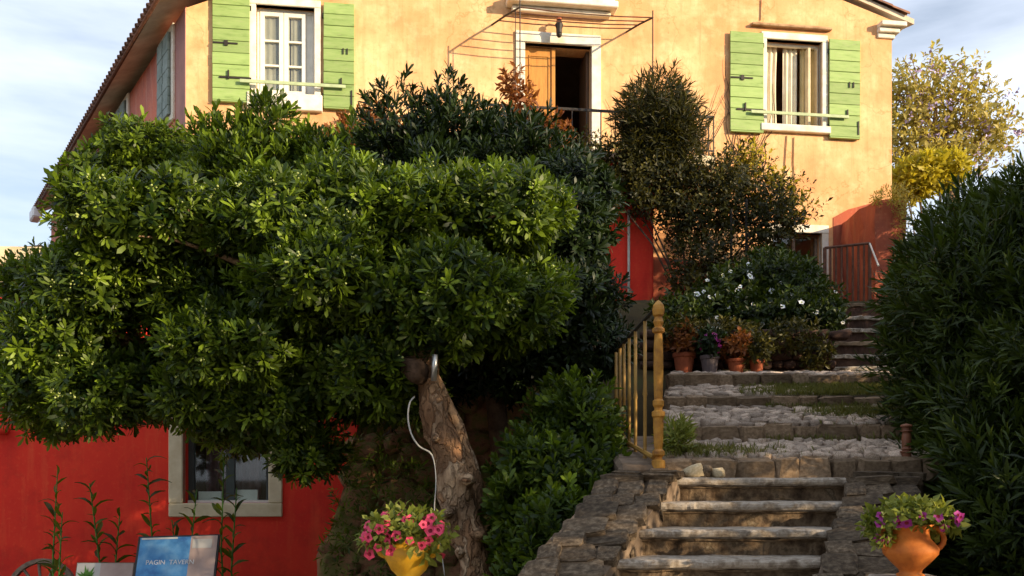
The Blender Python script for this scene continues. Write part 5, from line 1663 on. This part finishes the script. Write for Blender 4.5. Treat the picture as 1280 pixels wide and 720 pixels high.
for px, py, Y, lab in ((72, 588, 9.2, "tall leafy stalk right above the wagon wheel"), (112, 604, 9.1, "leafy stalk between wheel and pale board"), (183, 572, 9.2, "tallest leafy stalk behind the blue poster's left edge"), (78, 640, 8.9, "short leafy stalk low beside the wheel"), (280, 566, 9.0, "tall leafy stalk in front of the cream framed window"), (296, 610, 8.6, "dark leafy stalk right of the blue poster"), (246, 612, 9.1, "thin leafy stalk at the window's lower left corner"), (215, 650, 9.0, "short bushy stalk behind the blue poster"), (150, 640, 9.2, "leafy stalk behind the pale board")):
    top = P(px, py, Y); base = Vector((top.x + rnd.uniform(-.08, .08), Y, -.02))
    t = thing("lily_stalk", lab, "plant", base, 0, "leafy stalks along the red wall")
    mb = MB(base); mid = base.lerp(top, .5) + Vector((rnd.uniform(-.10, .10), rnd.uniform(-.05, .05), 0))
    mb.tube([base, mid, top], [.011, .009, .005], 6); mb.build("stem", M_LEAFP, t, smooth=True)
    H = top.z; n = int(H / .052); 
    for k in range(n):
        f = .12 + .88 * k / n
        p = base.lerp(mid, f * 2) if f < .5 else mid.lerp(top, f * 2 - 1)
        s = (1.35 - .65 * f) * rnd.uniform(.55, 1.3)
        if rnd.random() < .12: continue
        M = Matrix.Translation(p - base) @ Matrix.Rotation(k * 2.4 + rnd.uniform(-.3, .3), 4, 'Z') @ Matrix.Rotation(R(-rnd.uniform(0, 40) - 20 * f), 4, 'Y') @ Matrix.Rotation(R(rnd.choice((-1, 1)) * rnd.uniform(15, 60)), 4, 'X') @ Matrix.Scale(s, 4)
        link("leaf", rnd.choice(LL), t, None, M)

# ------------------------------------------------------------------ wheel, boards
wy = 9.72
wc = P(52, 743, wy); rad = .375; wc.z = rad + .02
t = thing("wagon_wheel", "old wooden spoked wheel leaning at the red wall", "wheel", (wc.x, wy, 0))
Rw = Matrix.Rotation(R(-8), 4, 'X')
def wpt(r, a, d=0): return wc + (Rw @ Vector((r * math.cos(a), d, r * math.sin(a))))
mb = MB(t.location)
n = 40
for k in range(n):
    pass
vv = []; fs = []
for k in range(n):
    a = 2 * math.pi * k / n
    vv += [wpt(rad, a, -.028), wpt(rad - .045, a, -.028), wpt(rad - .045, a, .028), wpt(rad, a, .028)]
for k in range(n):
    for q in range(4):
        fs.append((k * 4 + q, k * 4 + (q + 1) % 4, ((k + 1) % n) * 4 + (q + 1) % 4, ((k + 1) % n) * 4 + q))
mb.add(vv, fs); mb.build("rim", M_WHEEL, t)
for k in range(12):
    a = 2 * math.pi * (k + .3) / 12; mb = MB(t.location); mb.tube([wpt(.05, a), wpt(.2, a), wpt(rad - .046, a)], [.019, .015, .017], 6); mb.build("spoke", M_WHEEL, t)
mb = MB(t.location); mb.tube([wpt(0, 0, -.08), wpt(0, 0, -.05), wpt(0, 0, .05), wpt(0, 0, .07)], [.045, .065, .065, .05], 14); mb.build("hub", M_WHEEL, t)

def panel(name, label, corners, Y, tilt, cat):
    """a tilted panel on two legs; corners = left, right, top row in the photograph"""
    x0, x1, yt = corners
    a, b = P(x0, yt, Y), P(x1, yt, Y)
    t = thing(name, label, cat, ((a.x + b.x) / 2, Y, 0))
    w = b.x - a.x
    X = Vector((1, 0, 0)); Z = Vector((0, math.sin(tilt), math.cos(tilt))); Yv = X.cross(Z) * -1
    O = Vector((a.x, Y, a.z))
    return t, (O, X, Vector((0, math.cos(tilt), -math.sin(tilt))), Z), w
t, fr, w = panel("poster_board", "slanted board with blue poster and white lettering", (176, 273, 672), 8.3, R(20), "board")
O, X, Yv, Z = fr
h = .62
fr = (O, (X + Vector((0, 0, .03))).normalized(), Yv, Z)
mb = MB(t.location); mb.box(-.022, w + .012, .004, .03, -h, .012, fr); mb.build("backing", M_BOARDB, t)
mb = MB(t.location); mb.box(.0, w * .655, -.001, .0035, -h + .02, -.004, fr); mb.build("blue_print", M_BLUEP, t)
mb = MB(t.location); mb.box(w * .655, w - .004, -.0008, .0035, -h + .02, 0, fr); mb.build("pink_print", M_PAPER, t)
mb = MB(t.location); mb.box(w * .68, w * .93, -.003, -.0012, -.115, -.03, fr); mb.build("label_print", M_PALEP, t)
mb = MB(t.location); mb.box(w * .02, w * .48, -.003, -.0014, -.022, -.006, fr); mb.build("pale_strip", M_PALEP, t)
fc = bpy.data.curves.new("lettering", 'FONT'); fc.body = "PAGIN  TAVERN"; fc.size = .060; fc.extrude = .001; fc.materials.append(M_LETTER); fc.space_character = 1.0
to = bpy.data.objects.new("lettering", fc); COL.objects.link(to); bpy.context.view_layer.update()
lme = bpy.data.meshes.new_from_object(to.evaluated_get(bpy.context.evaluated_depsgraph_get())); bpy.data.objects.remove(to)
if not lme.materials: lme.materials.append(M_LETTER)
to = link("lettering", lme, t)
Mx = Matrix((fr[1], Z, -Yv)).transposed().to_4x4(); Mx.translation = O + fr[1] * (w * .11) + Z * -.255 - Yv * .004 - t.location
to.matrix_basis = Mx
for q in (.08, w - .1):
    mb = MB(t.location); p = O + X * q + Z * -.3 + Yv * .035
    mb.tube([p, Vector((p.x, p.y - .05, 0)) ], .016, 6); mb.tube([p + Z * .25, Vector((p.x, p.y + .42, 0))], .014, 6); mb.build("leg", M_BOARDB, t)
t, fr, w = panel("notice_board", "small pale board with plant picture between wheel and blue poster", (97, 167, 704), 8.6, R(16), "board")
O, X, Yv, Z = fr
mb = MB(t.location); mb.box(-.008, w + .008, .004, .025, -.45, .008, fr); mb.build("backing", M_WHEEL, t)
mb = MB(t.location); mb.box(0, w * .42, -.001, .0035, -.44, 0, fr); mb.build("pale_print", M_PALEP, t)
mb = MB(t.location); mb.box(w * .42, w, -.0008, .0035, -.44, 0, fr); mb.build("pink_print", M_PAPER, t)
mb = MB(t.location)
for k in range(9):
    a = R(30 + k * 15); l = .09 + .03 * (k % 3)
    c0 = O + X * w * .2 + Z * -.16; d = X * math.cos(a) * .8 + Z * math.sin(a); s = X * math.sin(a) - Z * math.cos(a)
    mb.add([c0 - Yv * .003, c0 + d * l * .5 + s * .014 - Yv * .003, c0 + d * l - Yv * .003, c0 + d * l * .5 - s * .014 - Yv * .003], [(0, 1, 2, 3)])
mb.build("plant_print", M_LEAFP, t)
for q in (.06, w - .06):
    mb = MB(t.location); p = O + X * q + Z * -.3 + Yv * .03
    mb.tube([p, Vector((p.x, p.y - .02, 0))], .014, 6); mb.tube([p + Z * .2, Vector((p.x, p.y + .36, 0))], .012, 6); mb.build("leg", M_WHEEL, t)

# ------------------------------------------------------------------ cable and tube on the trunk
mb = MB()
pts = [P(x, y, d) for x, y, d in ((518, 496, 6.98), (512, 504, 6.9), (510, 522, 6.88), (514, 542, 6.86), (524, 558, 6.86), (540, 569, 6.88), (545, 600, 6.82), (543, 640, 6.80), (549, 672, 6.78), (556, 720, 6.76))]
sp = spline(pts); mb.tube(sp, [.0065 if k < 21 else .004 for k in range(len(sp))], 7)
o = mb.build("white_cable", M_HOSE, smooth=True); tag(o, "white cable looping off the mottled tree trunk", "cable")
mb = MB(); mb.tube([P(542, 476, 6.97), P(544, 443, 6.93)], .022, 12)
o = mb.build("metal_tube", M_METAL, smooth=True); tag(o, "short shiny metal tube fixed to the top of the tree trunk", "tube")
